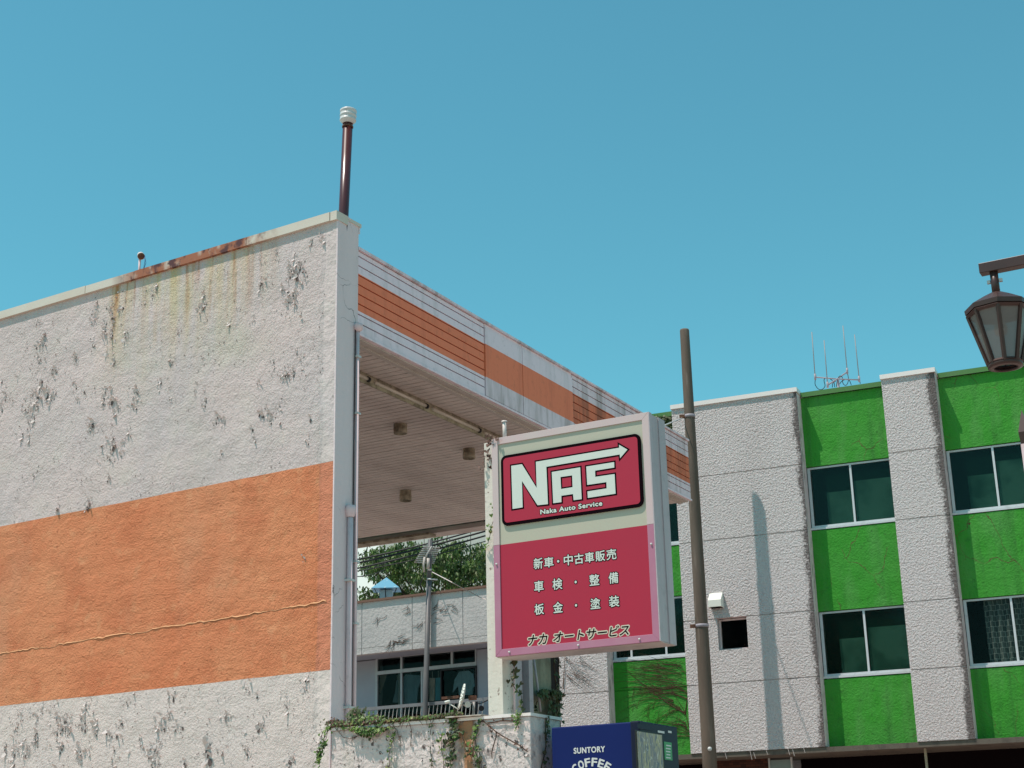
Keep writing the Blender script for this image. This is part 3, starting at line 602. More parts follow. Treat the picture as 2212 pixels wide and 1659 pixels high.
def sdir(pts, d):
    """offset polygon outward by d (mitred)"""
    n = len(pts); A_ = sum(pts[i][0]*pts[(i+1) % n][1]-pts[(i+1) % n][0]*pts[i][1] for i in range(n)); sgn = 1 if A_ > 0 else -1; out = []
    for i in range(n):
        p0, p1, p2 = Vector(pts[i-1]), Vector(pts[i]), Vector(pts[(i+1) % n]); e1 = (p1-p0).normalized(); e2 = (p2-p1).normalized()
        n1 = Vector((e1.y, -e1.x))*sgn; n2 = Vector((e2.y, -e2.x))*sgn; b = (n1+n2); b = b/max(0.2, (1+n1.dot(n2)))
        if b.length > 2.2: b = b.normalized()*2.2
        out.append(tuple(p1+b*d))
    return out
# letter outlines traced in the face plane; each corner in sign coordinates
Nl = [(222, 562), (365, 540), (563, 858), (552, 508), (1668, 320), (1666, 280), (1778, 345), (1680, 460), (1676, 410), (692, 575), (714, 1075), (575, 1090), (366, 765), (375, 1118), (240, 1140)]
Al = [(765, 645), (1145, 582), (1166, 1008), (1058, 1023), (1050, 940), (893, 963), (895, 1048), (785, 1063)]
Ah = [(882, 712), (1038, 690), (1044, 848), (890, 872)]
Sl = [(1227, 572), (1600, 512), (1603, 585), (1345, 627), (1348, 710), (1606, 672), (1620, 935), (1248, 992), (1243, 905), (1500, 864), (1497, 780), (1240, 818)]
def holed(outer, hole, y0, th, m, name, par):
    cu = bpy.data.curves.new(name, 'CURVE'); cu.dimensions = '2D'; cu.fill_mode = 'BOTH'; cu.extrude = th/2
    for ring in (outer, hole):
        spn = cu.splines.new('POLY'); spn.points.add(len(ring)-1); spn.use_cyclic_u = True
        for p, q in zip(spn.points, ring): p.co = (q[0], q[1], 0, 1)
    t_ = bpy.data.objects.new(name, cu); me = bpy.data.meshes.new_from_object(t_); bpy.data.objects.remove(t_)
    for v in me.vertices: v.co = Vector((v.co.x, y0-th/2-v.co.z, v.co.y))
    me.materials.clear(); me.materials.append(getattr(m, 'm', m)); o = bpy.data.objects.new(name, me); COL.objects.link(o); o.parent = par; return o
def sq(pts):  return [cs(x, y) for x, y in pts]
od = 0.0135
flat(sdir(sq(Nl), od), -0.0088, 0.001, m_lblk, 'letter_outline', logo); flat(sq(Nl), -0.0099, 0.0012, m_lwht, 'letter_arrow', logo)
holed(sdir(sq(Al), od), sq([(900, 728), (1022, 711), (1026, 832), (905, 850)]), -0.0088, 0.001, m_lblk, 'letter_outline', logo)
holed(sq(Al), sq(Ah), -0.0099, 0.0012, m_lwht, 'letter', logo)
flat(sdir(sq(Sl), od), -0.0088, 0.001, m_lblk, 'letter_outline', logo); flat(sq(Sl), -0.0099, 0.0012, m_lwht, 'letter', logo)
def text(body, name, m, par, place, size_w, size_h, y0, th=0.001, offset=0.0, shear=0.0, xform=None, space=1.0):
    cu = bpy.data.curves.new(name, 'FONT'); cu.body = body; cu.offset = offset; cu.shear = shear; cu.space_character = space; cu.resolution_u = 4
    t_ = bpy.data.objects.new(name, cu); me = bpy.data.meshes.new_from_object(t_); bpy.data.objects.remove(t_)
    if not me.vertices: return None
    xs_ = [v.co.x for v in me.vertices]; ys_ = [v.co.y for v in me.vertices]
    x0, x1, y0_, y1_ = (min(xs_), max(xs_), min(ys_), max(ys_)) if xform is None else xform
    for v in me.vertices: v.co = Vector((place[0]+(v.co.x-x0)/(x1-x0)*size_w, y0, place[1]+(v.co.y-y0_)/(y1_-y0_)*size_h))
    bm_ = bmesh.new(); bm_.from_mesh(me)
    ret = bmesh.ops.extrude_face_region(bm_, geom=bm_.faces[:])
    for v in [g_ for g_ in ret['geom'] if isinstance(g_, bmesh.types.BMVert)]: v.co.y -= th
    bm_.to_mesh(me); bm_.free(); me.materials.clear(); me.materials.append(getattr(m, 'm', m))
    o = bpy.data.objects.new(name, me); COL.objects.link(o); o.parent = par; return (o, (x0, x1, y0_, y1_))
def multi(body, name, m, par, p0, p1, y0, rad, n, shear, space, ext):
    """one lettering mesh, thickened by laying shifted copies a hair apart"""
    objs = []
    for k in range(n):
        an = 2*math.pi*k/n; dx, dz = (rad*math.cos(an), rad*math.sin(an)) if n > 1 else (0, 0)
        r_ = text(body, name, m, par, (p0[0]+dx, p0[1]+dz), p1[0]-p0[0], p1[1]-p0[1], y0-0.00002*k, 0.001, 0.0, shear, ext, space)
        if not r_: return None
        objs.append(r_[0]); ext = r_[1]
    bm_ = bmesh.new()
    for o in objs: bm_.from_mesh(o.data)
    bm_.to_mesh(objs[0].data); bm_.free()
    for o in objs[1:]: bpy.data.objects.remove(o)
    return objs[0], ext
def duo(body, par, p0, p1, y0, m_in, m_out, r_in, r_out, shear=0.0, name='lettering', space=1.0):
    """text with a contrasting outline fitted to the box p0..p1 (u,z)"""
    r_ = multi(body, name, m_in, par, p0, p1, y0-0.0014, r_in, 4, shear, space, None)
    if r_: multi(body, name+'_outline', m_out, r_[0], p0, p1, y0, r_out, 10, shear, space, r_[1])
# slab-serif service line, drawn inside the logo
a = cs(615, 1205); b = cs(1440, 1095); zt = (cs(640, 1150)[1]+cs(1440, 1040)[1])/2; zb = (cs(620, 1207)[1]+cs(1440, 1095)[1])/2
duo('Naka Auto Service', logo, (a[0], zb), (b[0], zt+0.004), -0.0088, m_lwht, m_lblk, 0.0026, 0.0085, space=1.08)
def c6(x, y): return sp((1850+x*.6329)/1.8228, (1600+y*.6329)/1.8228)
lp = [c for c in sg.children if c.name.startswith('lower_panel')][0]
def row(items, m_in=m_lwht, m_out=m_lblk, oi=0.0018, oo=0.0085):
    for ch, x0, x1, y0, y1 in items:
        a = c6((x0+x1)/2, (y0+y1)/2); k = (c6(x1, y0)[0]-c6(x0, y0)[0]); hgt = abs(c6((x0+x1)/2, y0)[1]-c6((x0+x1)/2, y1)[1])
        duo(ch, lp, (a[0]-k/2, a[1]-hgt/2), (a[0]+k/2, a[1]+hgt/2), 0.0098, m_in, m_out, oi, oo)
row([('新', 395, 450, 943, 1010), ('車', 460, 518, 938, 1000), ('・', 541, 553, 956, 970), ('中', 583, 637, 922, 987), ('古', 648, 704, 915, 978), ('車', 714, 770, 907, 970), ('販', 780, 838, 898, 962), ('売', 848, 908, 887, 952)])
row([('車', 398, 456, 1085, 1152), ('検', 512, 572, 1070, 1138), ('・', 650, 662, 1085, 1099), ('整', 742, 802, 1045, 1112), ('備', 862, 920, 1032, 1100)])
row([('板', 400, 458, 1228, 1294), ('金', 516, 575, 1216, 1282), ('・', 652, 664, 1230, 1244), ('塗', 748, 808, 1192, 1258), ('装', 864, 926, 1178, 1246)])
a0 = c6(360, 1452); a1 = c6(985, 1390)
for chs, x0, x1 in (('ナカ', 360, 480), ('オートサービス', 512, 985)):
    cx = (x0+x1)/2; yc = 1450-(cx-420)*0.1135; a = c6(cx, yc); k = c6(x1, yc)[0]-c6(x0, yc)[0]; h_ = abs(c6(cx, yc-32)[1]-c6(cx, yc+32)[1])
    duo(chs, lp, (a[0]-k/2, a[1]-h_/2), (a[0]+k/2, a[1]+h_/2), 0.0098, m_lblk, m_pale, 0.0014, 0.0115, shear=0.22)
# column
m_colm = Mat('column_paint', (0.66, 0.61, 0.54), 0.6); m_colm.speck(16, 0.62, 0.70, (0.16, 0.09, 0.07), 0.9, det=3); m_colm.speck(2, .5, .75, (0.46, 0.38, 0.28), 0.6, det=5, stretch=(1, 1, .2)); m_colm.bump(m_colm.noise(30), 0.003)
ca = S.u(1046, 1000, 0.19); cb = S.u(1086, 1480, 0.19); cz = S.z(1050, 957, 0.19)
MB().box(ca, cb, 0.19, 0.43, 0.0, cz).build('column', m_colm, sg, bevel=0.004)
MB().box(ca-.012, ca, 0.24, 0.27, S.z(1045, 1100, .19)-.12, S.z(1045, 1100, .19)+.12).box(ca-.012, ca, 0.24, 0.27, S.z(1048, 1350, .19)-.1, S.z(1048, 1350, .19)+.1).build('column_clip', m_colm, sg)
MB().tube([(cb+0.02, 0.36, 1.9), (cb+0.02, 0.36, SZ0)], 0.010, 8).build('conduit', m_pvc, sg)
# little ring on top of the cabinet
MB().tube([(S.u(1173, 920)+.03*math.cos(q*.5), 0.2, SZ1-.005+.035*math.sin(q*.5)) for q in range(0, 7)], 0.006, 8).build('lifting_ring', m_black, sg)
MB().tube([(S.u(1090, 935, .1), .1, SZ1-.01), (S.u(1090, 935, .1), .1, SZ1+.18)], 0.018, 10).lathe([(.026, 0), (.026, .012), (.001, .014)], (S.u(1090, 935, .1), .1, SZ1+.17), 12).build('vent_stub', m_soffit, sg)
# withered ivy on the column top, and tendril below
def sgp(x, y, dep): u_, z_ = S.uz(x, y, dep); return Vector((u_, dep, z_))
iv2 = froot('ivy', S, label='withered red-brown ivy over the top of the sign column left of the sign', cat='ivy')
Sm, Lv, Lr = MB(), MB(), MB()
strand(Sm, Lr, [sgp(1048, 965, .15), sgp(1058, 952, .12), sgp(1068, 960, .05), sgp(1072, 945, -.01)], 0.03, 110, spread=.03)
strand(Sm, Lr, [sgp(1050, 975, .17), sgp(1057, 985, .17), sgp(1066, 1005, .16)], 0.03, 80); strand(Sm, Lr, [sgp(1046, 985, .17), sgp(1047, 1010, .17)], 0.026, 60)
Sm.build('stem', m_vine, iv2); Lr.build('leaves', m_leafR, iv2)
iv3 = froot('ivy', S, label='short green ivy tendril clinging to the column edge beside the pink frame', cat='ivy')
Sm, Lv = MB(), MB()
strand(Sm, Lv, [sgp(1068, 1100, .17), sgp(1066, 1125, .17), sgp(1060, 1145, .17), sgp(1054, 1175, .17)], 0.03, 80); strand(Sm, Lv, [sgp(1068, 1060, .17), sgp(1068, 1085, .17)], 0.02, 40)
Sm.build('stem', m_vine, iv3); Lv.build('leaves', m_leafA, iv3)
def c3(x, y): return ((1960+x*.229)/1.8228, (2520+y*.229)/1.8228)
iv4 = froot('ivy', S, label='dark ivy tendril with large leaves dangling beneath the bottom of the sign', cat='ivy')
Sm, Lv = MB(), MB()
pp = [(285, 320), (285, 400), (300, 520), (270, 640), (270, 770), (330, 870), (390, 930), (410, 1050), (440, 1180)]
strand(Sm, Lv, [sgp(*c3(x, y), 0.30) for x, y in pp], 0.035, 50, spread=.012)
for x, y, s_ in ((285, 385, .06), (330, 515, .06), (310, 620, .055), (345, 790, .045), (405, 740, .04)): leaf(Lv, sgp(*c3(x, y), 0.28), s_, Vector((.2, -1, .2)))
Sm.build('stem', m_vine, iv4); Lv.build('leaves', m_leafB, iv4)

# ================================================================== shaded annex wall between sign column and office block
AX = Fr(at(1112, 1480, 19.0), NF)
ax = froot('annex_building', AX, label='shaded annex wall behind the sign column, mossy panels with a white post and dark gap', cat='building')
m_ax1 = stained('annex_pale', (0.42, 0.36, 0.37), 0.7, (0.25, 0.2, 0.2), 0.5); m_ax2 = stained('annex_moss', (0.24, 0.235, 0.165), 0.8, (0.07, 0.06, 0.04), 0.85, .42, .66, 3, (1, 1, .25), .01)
m_ax3 = stained('annex_gap_shade', (0.012, 0.007, 0.007), 0.9, (0.02, 0.012, 0.01), 0.7)  # near-black colour puts the shade of the gaps onto solid panels
def au(x, dep=0): return AX.u(c3(x, 800)[0], 1500, dep)
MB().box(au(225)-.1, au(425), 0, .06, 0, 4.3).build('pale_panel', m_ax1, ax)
MB().box(au(425), au(484), 0.1, .3, 0, 4.3).build('door_gap_shade', m_ax3, ax)
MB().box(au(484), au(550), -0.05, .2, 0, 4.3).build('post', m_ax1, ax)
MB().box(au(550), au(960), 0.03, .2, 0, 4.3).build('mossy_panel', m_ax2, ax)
MB().box(au(960), au(1120)+.15, 0.12, .3, 0, 4.3).build('opening_shade', m_ax3, ax)
def axp(x, y, dep): u_, z_ = AX.uz(*c3(x, y), dep); return Vector((u_, dep, z_))
MB().tube([axp(615, 290, -.03), axp(680, 760, -.03), axp(735, 1230, -.03)], 0.016, 8).build('leaning_pipe', m_ax1, ax)
iv5 = froot('ivy', AX, label='dark shaded ivy bush climbing the mossy annex panel behind the low wall', cat='ivy')
Sm, Lv = MB(), MB()
for i in range(420):
    q = random.random(); x = 740+q*330+random.gauss(0, 30); y = 880+abs(random.gauss(0, 60)) + (0 if random.random() < .5 else random.uniform(0, 480)*(x > 880)); leaf(Lv, axp(x, y, random.uniform(-.12, -.02)), random.uniform(.035, .07), Vector((random.gauss(0, .4), -1, random.gauss(.2, .4))))
for x0, y0, x1, y1 in ((590, 1200, 680, 1050), (740, 900, 1000, 950), (950, 300, 1000, 1200), (1040, 320, 1020, 1300)): strand(Sm, Lv, [axp(x0, y0, -.02), axp((x0+x1)/2+15, (y0+y1)/2, -.02), axp(x1, y1, -.02)], 0.05, 26, rad=.008)
Sm.build('stem', m_vine, iv5); Lv.build('leaves', m_leafB, iv5)

# ================================================================== vending machine
vm = froot('vending_machine', VS, label='dark blue drink vending machine standing against the right end of the low wall', cat='vending machine')
m_vblue = Mat('navy_enamel', (0.008, 0.017, 0.105), 0.5, spec=0.12); m_vblue.speck(2, .4, .8, (0.007, 0.014, 0.085), .5)
m_vfr = Mat('navy_front', (0.012, 0.016, 0.036), 0.5, spec=.12)
VZ = 1.757
MB().box(-0.756, -0.002, 0.0, 0.77, 0.04, VZ).build('cabinet', m_vblue, vm, bevel=0.01)
MB().box(-0.030, 0.055, -0.004, 0.781, 0.03, VZ+0.006).build('front_door', m_vfr, vm, bevel=0.012)
for x in (-.7, -.1):
    for y in (.06, .7): MB().box(x-.03, x+.03, y-.03, y+.03, 0, .045).build('foot', m_black, vm)
m_vlogo = Mat('white_print', (0.60, 0.60, 0.58), 0.5)
def c33(x, y): return ((2000+x*.3617)/1.8228, (2500+y*.3617)/1.8228)
p0 = VS.uz(*c33(720, 1285)); p1 = VS.uz(*c33(1055, 1218)); h_ = abs(VS.z(*c33(890, 1222))-VS.z(*c33(890, 1283)))
cab = [c for c in vm.children if c.name.startswith('cabinet')][0]
zc = VS.z(*c33(885, 1252))
multi('SUNTORY', 'lettering', m_vlogo, cab, (p0[0], zc-h_/2), (p1[0], zc+h_/2), -0.0015, 0.0022, 6, 0, 1.1, None)
# arched word
zc2 = VS.z(*c33(905, 1385)); uc2 = VS.u(*c33(905, 1385)); rad = .27
for i, ch in enumerate('COFFEE'):
    an = R(33 - 66*(i/5.0)); px_, pz_ = uc2-math.sin(an)*rad, zc2-rad+math.cos(an)*rad
    r_ = multi(ch, 'lettering', m_vlogo, cab, (-0.023, -0.032), (0.023, 0.032), 0, 0.003, 6, 0, 1, None)[0]; r_.location = (px_, -0.0016, pz_); r_.rotation_euler = (0, -an, 0)
# front face details in VF frame, children of front_door expressed in VS frame
fd = [c for c in vm.children if c.name.startswith('front_door')][0]
VF2 = Fr(VS.world(0.055, 0, 0), NF)
def vf(x, y): u_, z_ = VF2.uz(*c33(x, y)); return u_, z_
def fbox(x0, x1, y0, y1, name, m, th=0.004, par=None):
    a = vf(x0, (y0+y1)/2)[0]; b = vf(x1, (y0+y1)/2)[0]; zm0 = vf((x0+x1)/2, y1)[1]; zm1 = vf((x0+x1)/2, y0)[1]
    return MB().box(0.0545, 0.055+th, a, b, zm0, zm1).build(name, m, par or fd)
m_disp = Mat('display_window', (0.24, 0.19, 0.20), 0.3, spec=0.15); m_disp.mix(m_disp.ramp(m_disp.noise(7, det=4, dist=1.5, stretch=(1, 1.6, .5)), .42, .62), (0.42, 0.34, 0.20)); m_disp.mix(m_disp.ramp(m_disp.noise(12, det=4, dist=2, stretch=(1, 1.2, .5), off=(3, 3, 1)), .5, .62), (0.10, 0.10, 0.16)); m_disp.speck(10, .6, .68, (.6, .55, .5), .7, dist=2)
m_grn = Mat('green_sticker', (0.045, 0.25, 0.09), 0.4)
fbox(1392, 1690, 1060, 1560, 'window_gasket', m_black, 0.006); fbox(1405, 1675, 1072, 1560, 'display_window', m_disp, 0.010)
fbox(1405, 1560, 975, 1030, 'header_panel', m_vfr, 0.006)
stk = fbox(1700, 1782, 1168, 1362, 'sticker', m_grn, 0.004)
for k in range(5):
    y = 1195+k*33; a = vf(1712, y); b = vf(1770, y); MB().box(0.0588, 0.0600, a[0]+random.uniform(0, .02), b[0]-random.uniform(0, .02), a[1]-.010, a[1]).build('printed_line', m_vlogo, stk)
for x0, x1 in ((1630, 1700), (1742, 1778)): fbox(x0, x1, 1045, 1068, 'small_lettering', m_vlogo, 0.003)

# ================================================================== green and white office block
ob = froot('office_building', G, label='three-storey block with rough white pillars, green panels and dark green windows', cat='building')
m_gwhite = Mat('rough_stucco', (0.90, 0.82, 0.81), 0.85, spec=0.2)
m_gwhite.speck(20, 0.55, 0.72, (0.50, 0.46, 0.47), 0.3, det=4); m_gwhite.speck(0.8, .45, .7, (0.74, 0.66, 0.65), .5, det=5, stretch=(1, 1, .3))  # the finer dark specks paint in the shade of stucco crevices
def edge_dirt(m, ue, wd=0.28):
    gx = m.math('MULTIPLY', m.ramp(m.xyz(0), ue-wd, ue), m.math('LESS_THAN', m.xyz(0), ue+0.05))
    n_ = m.math('ADD', m.noise(18, det=5, rough=.7), m.math('MULTIPLY', m.noise(1.2, det=3, off=(1, 1, 7)), 0.9))
    k = m.math('MULTIPLY', m.ramp(m.math('ADD', n_, m.math('MULTIPLY', gx, 0.75)), 1.32, 1.52), m.math('GREATER_THAN', gx, 0.02))
    m.mix(m.math('MULTIPLY', k, 0.85), (0.10, 0.08, 0.075))
m_gwhite.speck(34, .62, .72, (0.30, .26, .26), .5, det=4)
edge_dirt(m_gwhite, 0.112); edge_dirt(m_gwhite, 2.848)
hh = m_gwhite.math('ADD', m_gwhite.math('MULTIPLY', m_gwhite.noise(27, det=4, rough=.66), 1.0), m_gwhite.math('MULTIPLY', m_gwhite.voro(24), 0.3)); m_gwhite.bump(hh, 0.15, 1.0)
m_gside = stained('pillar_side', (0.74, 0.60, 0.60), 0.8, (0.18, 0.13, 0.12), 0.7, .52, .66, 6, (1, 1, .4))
m_green = Mat('green_render', (0.030, 0.250, 0.016), 0.7, spec=0.3)
m_green.speck(0.9, 0.42, 0.7, (0.065, 0.265, 0.045), 0.55, det=6); m_green.speck(2.6, 0.5, 0.72, (0.11, 0.28, 0.085), 0.45, det=6, stretch=(1, 1, .25)); m_green.speck(7, .6, .74, (0.03, 0.15, 0.02), .5, det=5)
_c = m_green.voro(0.75, stretch=(1.3, 1, .9), feature='DISTANCE_TO_EDGE'); m_green.mix(m_green.math('MULTIPLY', m_green.ramp(_c, 0.007, 0.002), m_green.ramp(m_green.noise(.9, off=(4, 4, 1)), .52, .58)), (0.09, 0.05, 0.02))
m_green.speck(5, .52, .70, (0.022, 0.12, 0.016), .5, det=5, stretch=(1, 1, .07), off=(3, 1, 0)); m_green.speck(13, .62, .72, (0.02, 0.10, 0.012), .5, det=5)
m_green.bump(m_green.noise(24, det=4), 0.012, 0.7); m_green.bump(m_green.noise(3, det=4), 0.05, 0.5)
m_gcap = Mat('green_coping', (0.085, 0.20, 0.06), 0.5); m_gcap.speck(3, .4, .7, (0.12, 0.20, 0.09), .6)
m_wcap = Mat('white_coping', (0.78, 0.71, 0.68), 0.4)
m_alu = stained('white_aluminium', (0.56, 0.585, 0.60), 0.35, (0.4, 0.4, 0.4), 0.5, bump=0)
m_room = Mat('dark_room', (0.008, 0.005, 0.006), 0.95, spec=0.0)
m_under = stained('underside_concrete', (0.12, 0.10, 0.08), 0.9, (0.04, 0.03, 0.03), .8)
def glass_mat(name, tintc, alpha, rough=0.06, spec=0.4):
    m = bpy.data.materials.new(name); m.use_nodes = True; n = m.node_tree; n.nodes.clear()
    out = n.nodes.new('ShaderNodeOutputMaterial'); mx = n.nodes.new('ShaderNodeMixShader'); tr_ = n.nodes.new('ShaderNodeBsdfTransparent'); pb_ = n.nodes.new('ShaderNodeBsdfPrincipled')
    pb_.inputs['Base Color'].default_value = (*tintc, 1); pb_.inputs['Roughness'].default_value = rough; pb_.inputs['Specular IOR Level'].default_value = spec
    mx.inputs[0].default_value = alpha; n.links.new(tr_.outputs[0], mx.inputs[1]); n.links.new(pb_.outputs[0], mx.inputs[2]); n.links.new(mx.outputs[0], out.inputs[0])
    tr_.inputs[0].default_value = (.8, .85, .82, 1); return m
m_ggl = glass_mat('green_glass', (0.002, 0.020, 0.013), 0.36, 0.12)
m_dgl = glass_mat('dark_glass', (0.004, 0.005, 0.006), 0.22, 0.04, 0.25)
RD = 0.33
joints = [9.75, 8.24, 6.905, 5.32, 4.055, 2.745]
GZ = 2.745
def pillar(u0, u1, label=None):
    zs = joints; mb = MB()
    for a, b in zip(zs[1:], zs[:-1]): mb.box(u0, u1, 0, RD+.05, a+(0.010 if a != GZ else 0), b-(.0 if b == 9.75 else .010))
    o = mb.build('pillar', m_gwhite, ob)
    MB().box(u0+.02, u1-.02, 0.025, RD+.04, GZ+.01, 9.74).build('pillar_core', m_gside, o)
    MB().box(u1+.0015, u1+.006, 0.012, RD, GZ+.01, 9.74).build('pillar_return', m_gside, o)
    MB().box(u0-.015, u1+.025, -0.035, RD+.3, 9.7505, 9.84).build('coping', m_wcap, o)
    return o
cols = [(-5.30, -4.19), (-2.535, 0.106), (1.815, 2.845), (4.555, 5.6)]
# pillar with small window opening: split pillar 1 around the opening
wu0, wz1 = G.uz((2740+405*.205)/1.8228, (2280+765*.205)/1.8228); wu1, wz0 = G.uz((2740+1010*.205)/1.8228, (2280+1325*.205)/1.8228)
for i, (a, b) in enumerate(cols):
    if i != 1: pillar(a, b); continue
    mb = MB()
    zs = joints
    for z0_, z1_ in zip(zs[1:], zs[:-1]):
        z0_ += (0.010 if z0_ != GZ else 0); z1_ -= (0 if z1_ == 9.75 else .010)
        if z0_ < wz1 and z1_ > wz0:
            mb.box(a, wu0, 0, RD+.05, z0_, z1_).box(wu1, b, 0, RD+.05, z0_, z1_)
            if z1_ > wz1: mb.box(wu0, wu1, 0, RD+.05, wz1, z1_)
            if z0_ < wz0: mb.box(wu0, wu1, 0, RD+.05, z0_, wz0)
        else: mb.box(a, b, 0, RD+.05, z0_, z1_)
    o = mb.build('pillar', m_gwhite, ob)
    c_ = MB()
    c_.box(a+.02, wu0-.01, .025, RD+.04, GZ+.01, 9.74).box(wu1+.01, b-.02, .025, RD+.04, GZ+.01, 9.74).box(wu0-.01, wu1+.01, .025, RD+.04, GZ+.01, wz0-.01).box(wu0-.01, wu1+.01, .025, RD+.04, wz1+.01, 9.74); c_.build('pillar_core', m_gside, o)
    MB().box(b+.0015, b+.006, 0.012, RD, GZ+.01, 9.74).build('pillar_return', m_gside, o)
    MB().box(a-.015, b+.025, -0.035, RD+.3, 9.7505, 9.84).build('coping', m_wcap, o)
    wf = MB().box(wu0+.001, wu0+.03, .14, .2, wz0+.002, wz1-.002).box(wu1-.03, wu1-.001, .14, .2, wz0+.002, wz1-.002).box(wu0+.03, wu1-.03, .14, .2, wz1-.032, wz1-.002).box(wu0+.03, wu1-.03, .14, .2, wz0+.002, wz0+.035).build('small_window', m_gside, ob)
    MB().box(wu0+.03, wu1-.03, .17, .178, wz0+.035, wz1-.032).build('pane', m_dgl, wf)
    MB().box(wu0, wu1, .3, .31, wz0, wz1).build('dark_recess', m_room, wf)
# vent hood above the small window
h0 = G.uz((2740+275*.205)/1.8228, (2280+280*.205)/1.8228); h1 = G.uz((2740+525*.205)/1.8228, (2280+262*.205)/1.8228)
hz = (h0[1]+h1[1])/2; hw0, hw1 = h0[0]+.0, h1[0]; hb = hz-0.30
m_hood = Mat('vent_hood_white', (0.72, 0.71, 0.64), 0.45)
hd_ = MB().prism([(hw0, 0, hz), (hw0, -0.05, hz-.004), (hw0, -0.20, hz-0.16), (hw0, -0.20, hb), (hw0, 0, hb+.0)], (hw1-hw0, 0, 0)).build('vent_hood', m_hood, ob, bevel=.006)
MB().box(hw0+.02, hw1-.02, -.18, -.005, hb-.003, hb+.01).build('vent_opening', m_room, hd_)
# bays
def pane_set(parent, u0, u1, z0, z1, y, splits, glass=m_ggl, fr=0.035):
    f = MB(); f.box(u0, u1, y-.035, y+.03, z0, z0+.055).box(u0, u1, y-.02, y+.03, z1-fr, z1).box(u0, u0+fr+.02, y-.02, y+.03, z0+.055, z1-fr).box(u1-fr, u1, y-.02, y+.03, z0+.055, z1-fr)
    for s_ in splits: f.box(s_-.02, s_+.02, y-.024, y+.02, z0+.055, z1-fr)
    w_ = f.build('window', m_alu, parent)
    MB().box(u0-.01, u1, y-.07, y-.036, z0-.03, z0+.012).build('sill', m_alu, w_)
    ed = [u0+fr+.02]+list(splits)+[u1-fr]
    for a, b in zip(ed[:-1], ed[1:]): MB().box(a+.005, b-.005, y+.0, y+.008, z0+.056, z1-fr-.001).build('pane', glass, w_)
    return w_
m_blind = Mat('frosted_screen', (0.20, 0.50, 0.38), 0.8); m_blind.speck(1.3, .38, .62, (0.03, 0.15, 0.11), .95, det=4)
m_curt = Mat('patterned_curtain', (0.10, 0.12, 0.13), 0.9)
_w = m_curt.N('ShaderNodeTexBrick'); _w.inputs['Scale'].default_value = 4.2; _w.inputs['Color1'].default_value = (0.30, 0.34, 0.35, 1); _w.inputs['Color2'].default_value = (0.16, 0.19, 0.20, 1); _w.inputs['Mortar'].default_value = (0.75, 0.80, 0.78, 1); _w.inputs['Mortar Size'].default_value = 0.022; _w.inputs['Row Height'].default_value = 0.42; _w.inputs['Brick Width'].default_value = 0.33
_mp = m_curt.N('ShaderNodeMapping'); _mp.inputs['Rotation'].default_value = (R(90), 0, 0); m_curt.L(m_curt.obj(), _mp.inputs[0]); m_curt.L(_mp.outputs[0], _w.inputs['Vector']); m_curt.L(_w.outputs['Color'], m_curt.b.inputs['Base Color'])
bays = [(-4.19, -2.535), (0.106, 1.815), (2.845, 4.555)]
for bi, (a, b) in enumerate(bays):
    w1z = (6.985, 8.235) ; w2z = (4.07, 5.325)
    if bi == 0: w2z = (4.70, 5.9)
    rows = [(w1z[1]+.012, 9.70), (w2z[1]+.012, w1z[0]-.045)] + [(GZ, w2z[0]-.045)]
    for r0, r1 in rows:
        spn = MB()
        if bi == 0 and r0 == GZ: spn.box(a-.04, b+.04, RD, RD+.25, r0, 4.075).box(a-.04, b+.04, RD, RD+.25, 4.095, r1).box(a, b, RD+.02, RD+.24, 4.07, 4.10)
        else: spn.box(a-.04, b+.04, RD, RD+.25, r0, r1)
        spn.build('green_panel', m_green, ob)
    MB().box(a+.03, b-.02, RD-.055, RD+.6, 9.7505, 9.80).box(a+.03, b-.02, RD-.065, RD-.0555, 9.70, 9.80).build('green_coping', m_gcap, ob)
    for wi, (z0_, z1_) in enumerate((w1z, w2z)):
        mid = (a+b)/2+.02
        sp_ = [mid] if bi else ([a+.40, mid+.3] if wi else [mid])
        wo = pane_set(ob, a+.012, b-.006, z0_, z1_, RD+.06, sp_, m_dgl if (bi == 2 and wi) else m_ggl)
        if bi == 2 and wi:
            cu_ = MB(); N_ = 60
            for k in range(N_):
                x0_, x1_ = a+.36+(b-a-.4)*k/N_, a+.36+(b-a-.4)*(k+1)/N_
                cu_.poly([(x0_, RD+.16+.05*math.sin(k*.9), z0_+.03), (x1_, RD+.16+.05*math.sin((k+1)*.9), z0_+.03), (x1_, RD+.16+.05*math.sin((k+1)*.9), z1_-.02), (x0_, RD+.16+.05*math.sin(k*.9), z1_-.02)], True)
            cu_.build('curtain', m_curt, wo)
        elif bi:
            MB().box(a+.35, mid-.03, RD+.10, RD+.11, z0_+.06, z0_+.72).box(mid+.03, b-.05, RD+.10, RD+.11, z0_+.06, z1_-random.choice((.12, .36, .30))).build('inner_screen', m_blind, wo)
    # dark room behind both windows
    MB().box(a, b, RD+.5, RD+.52, GZ+.1, 9.6).box(a-.06, a-.04, RD+.05, RD+.5, GZ, 9.6).build('room_back', m_room, ob)
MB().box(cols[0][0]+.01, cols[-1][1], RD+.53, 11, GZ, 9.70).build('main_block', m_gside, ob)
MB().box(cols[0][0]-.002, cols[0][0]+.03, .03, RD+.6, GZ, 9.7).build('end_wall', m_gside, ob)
MB().box(cols[0][0]+.01, cols[-1][1], .02, 1.9, GZ-.10, GZ-.006).build('overhang_soffit', m_under, ob)
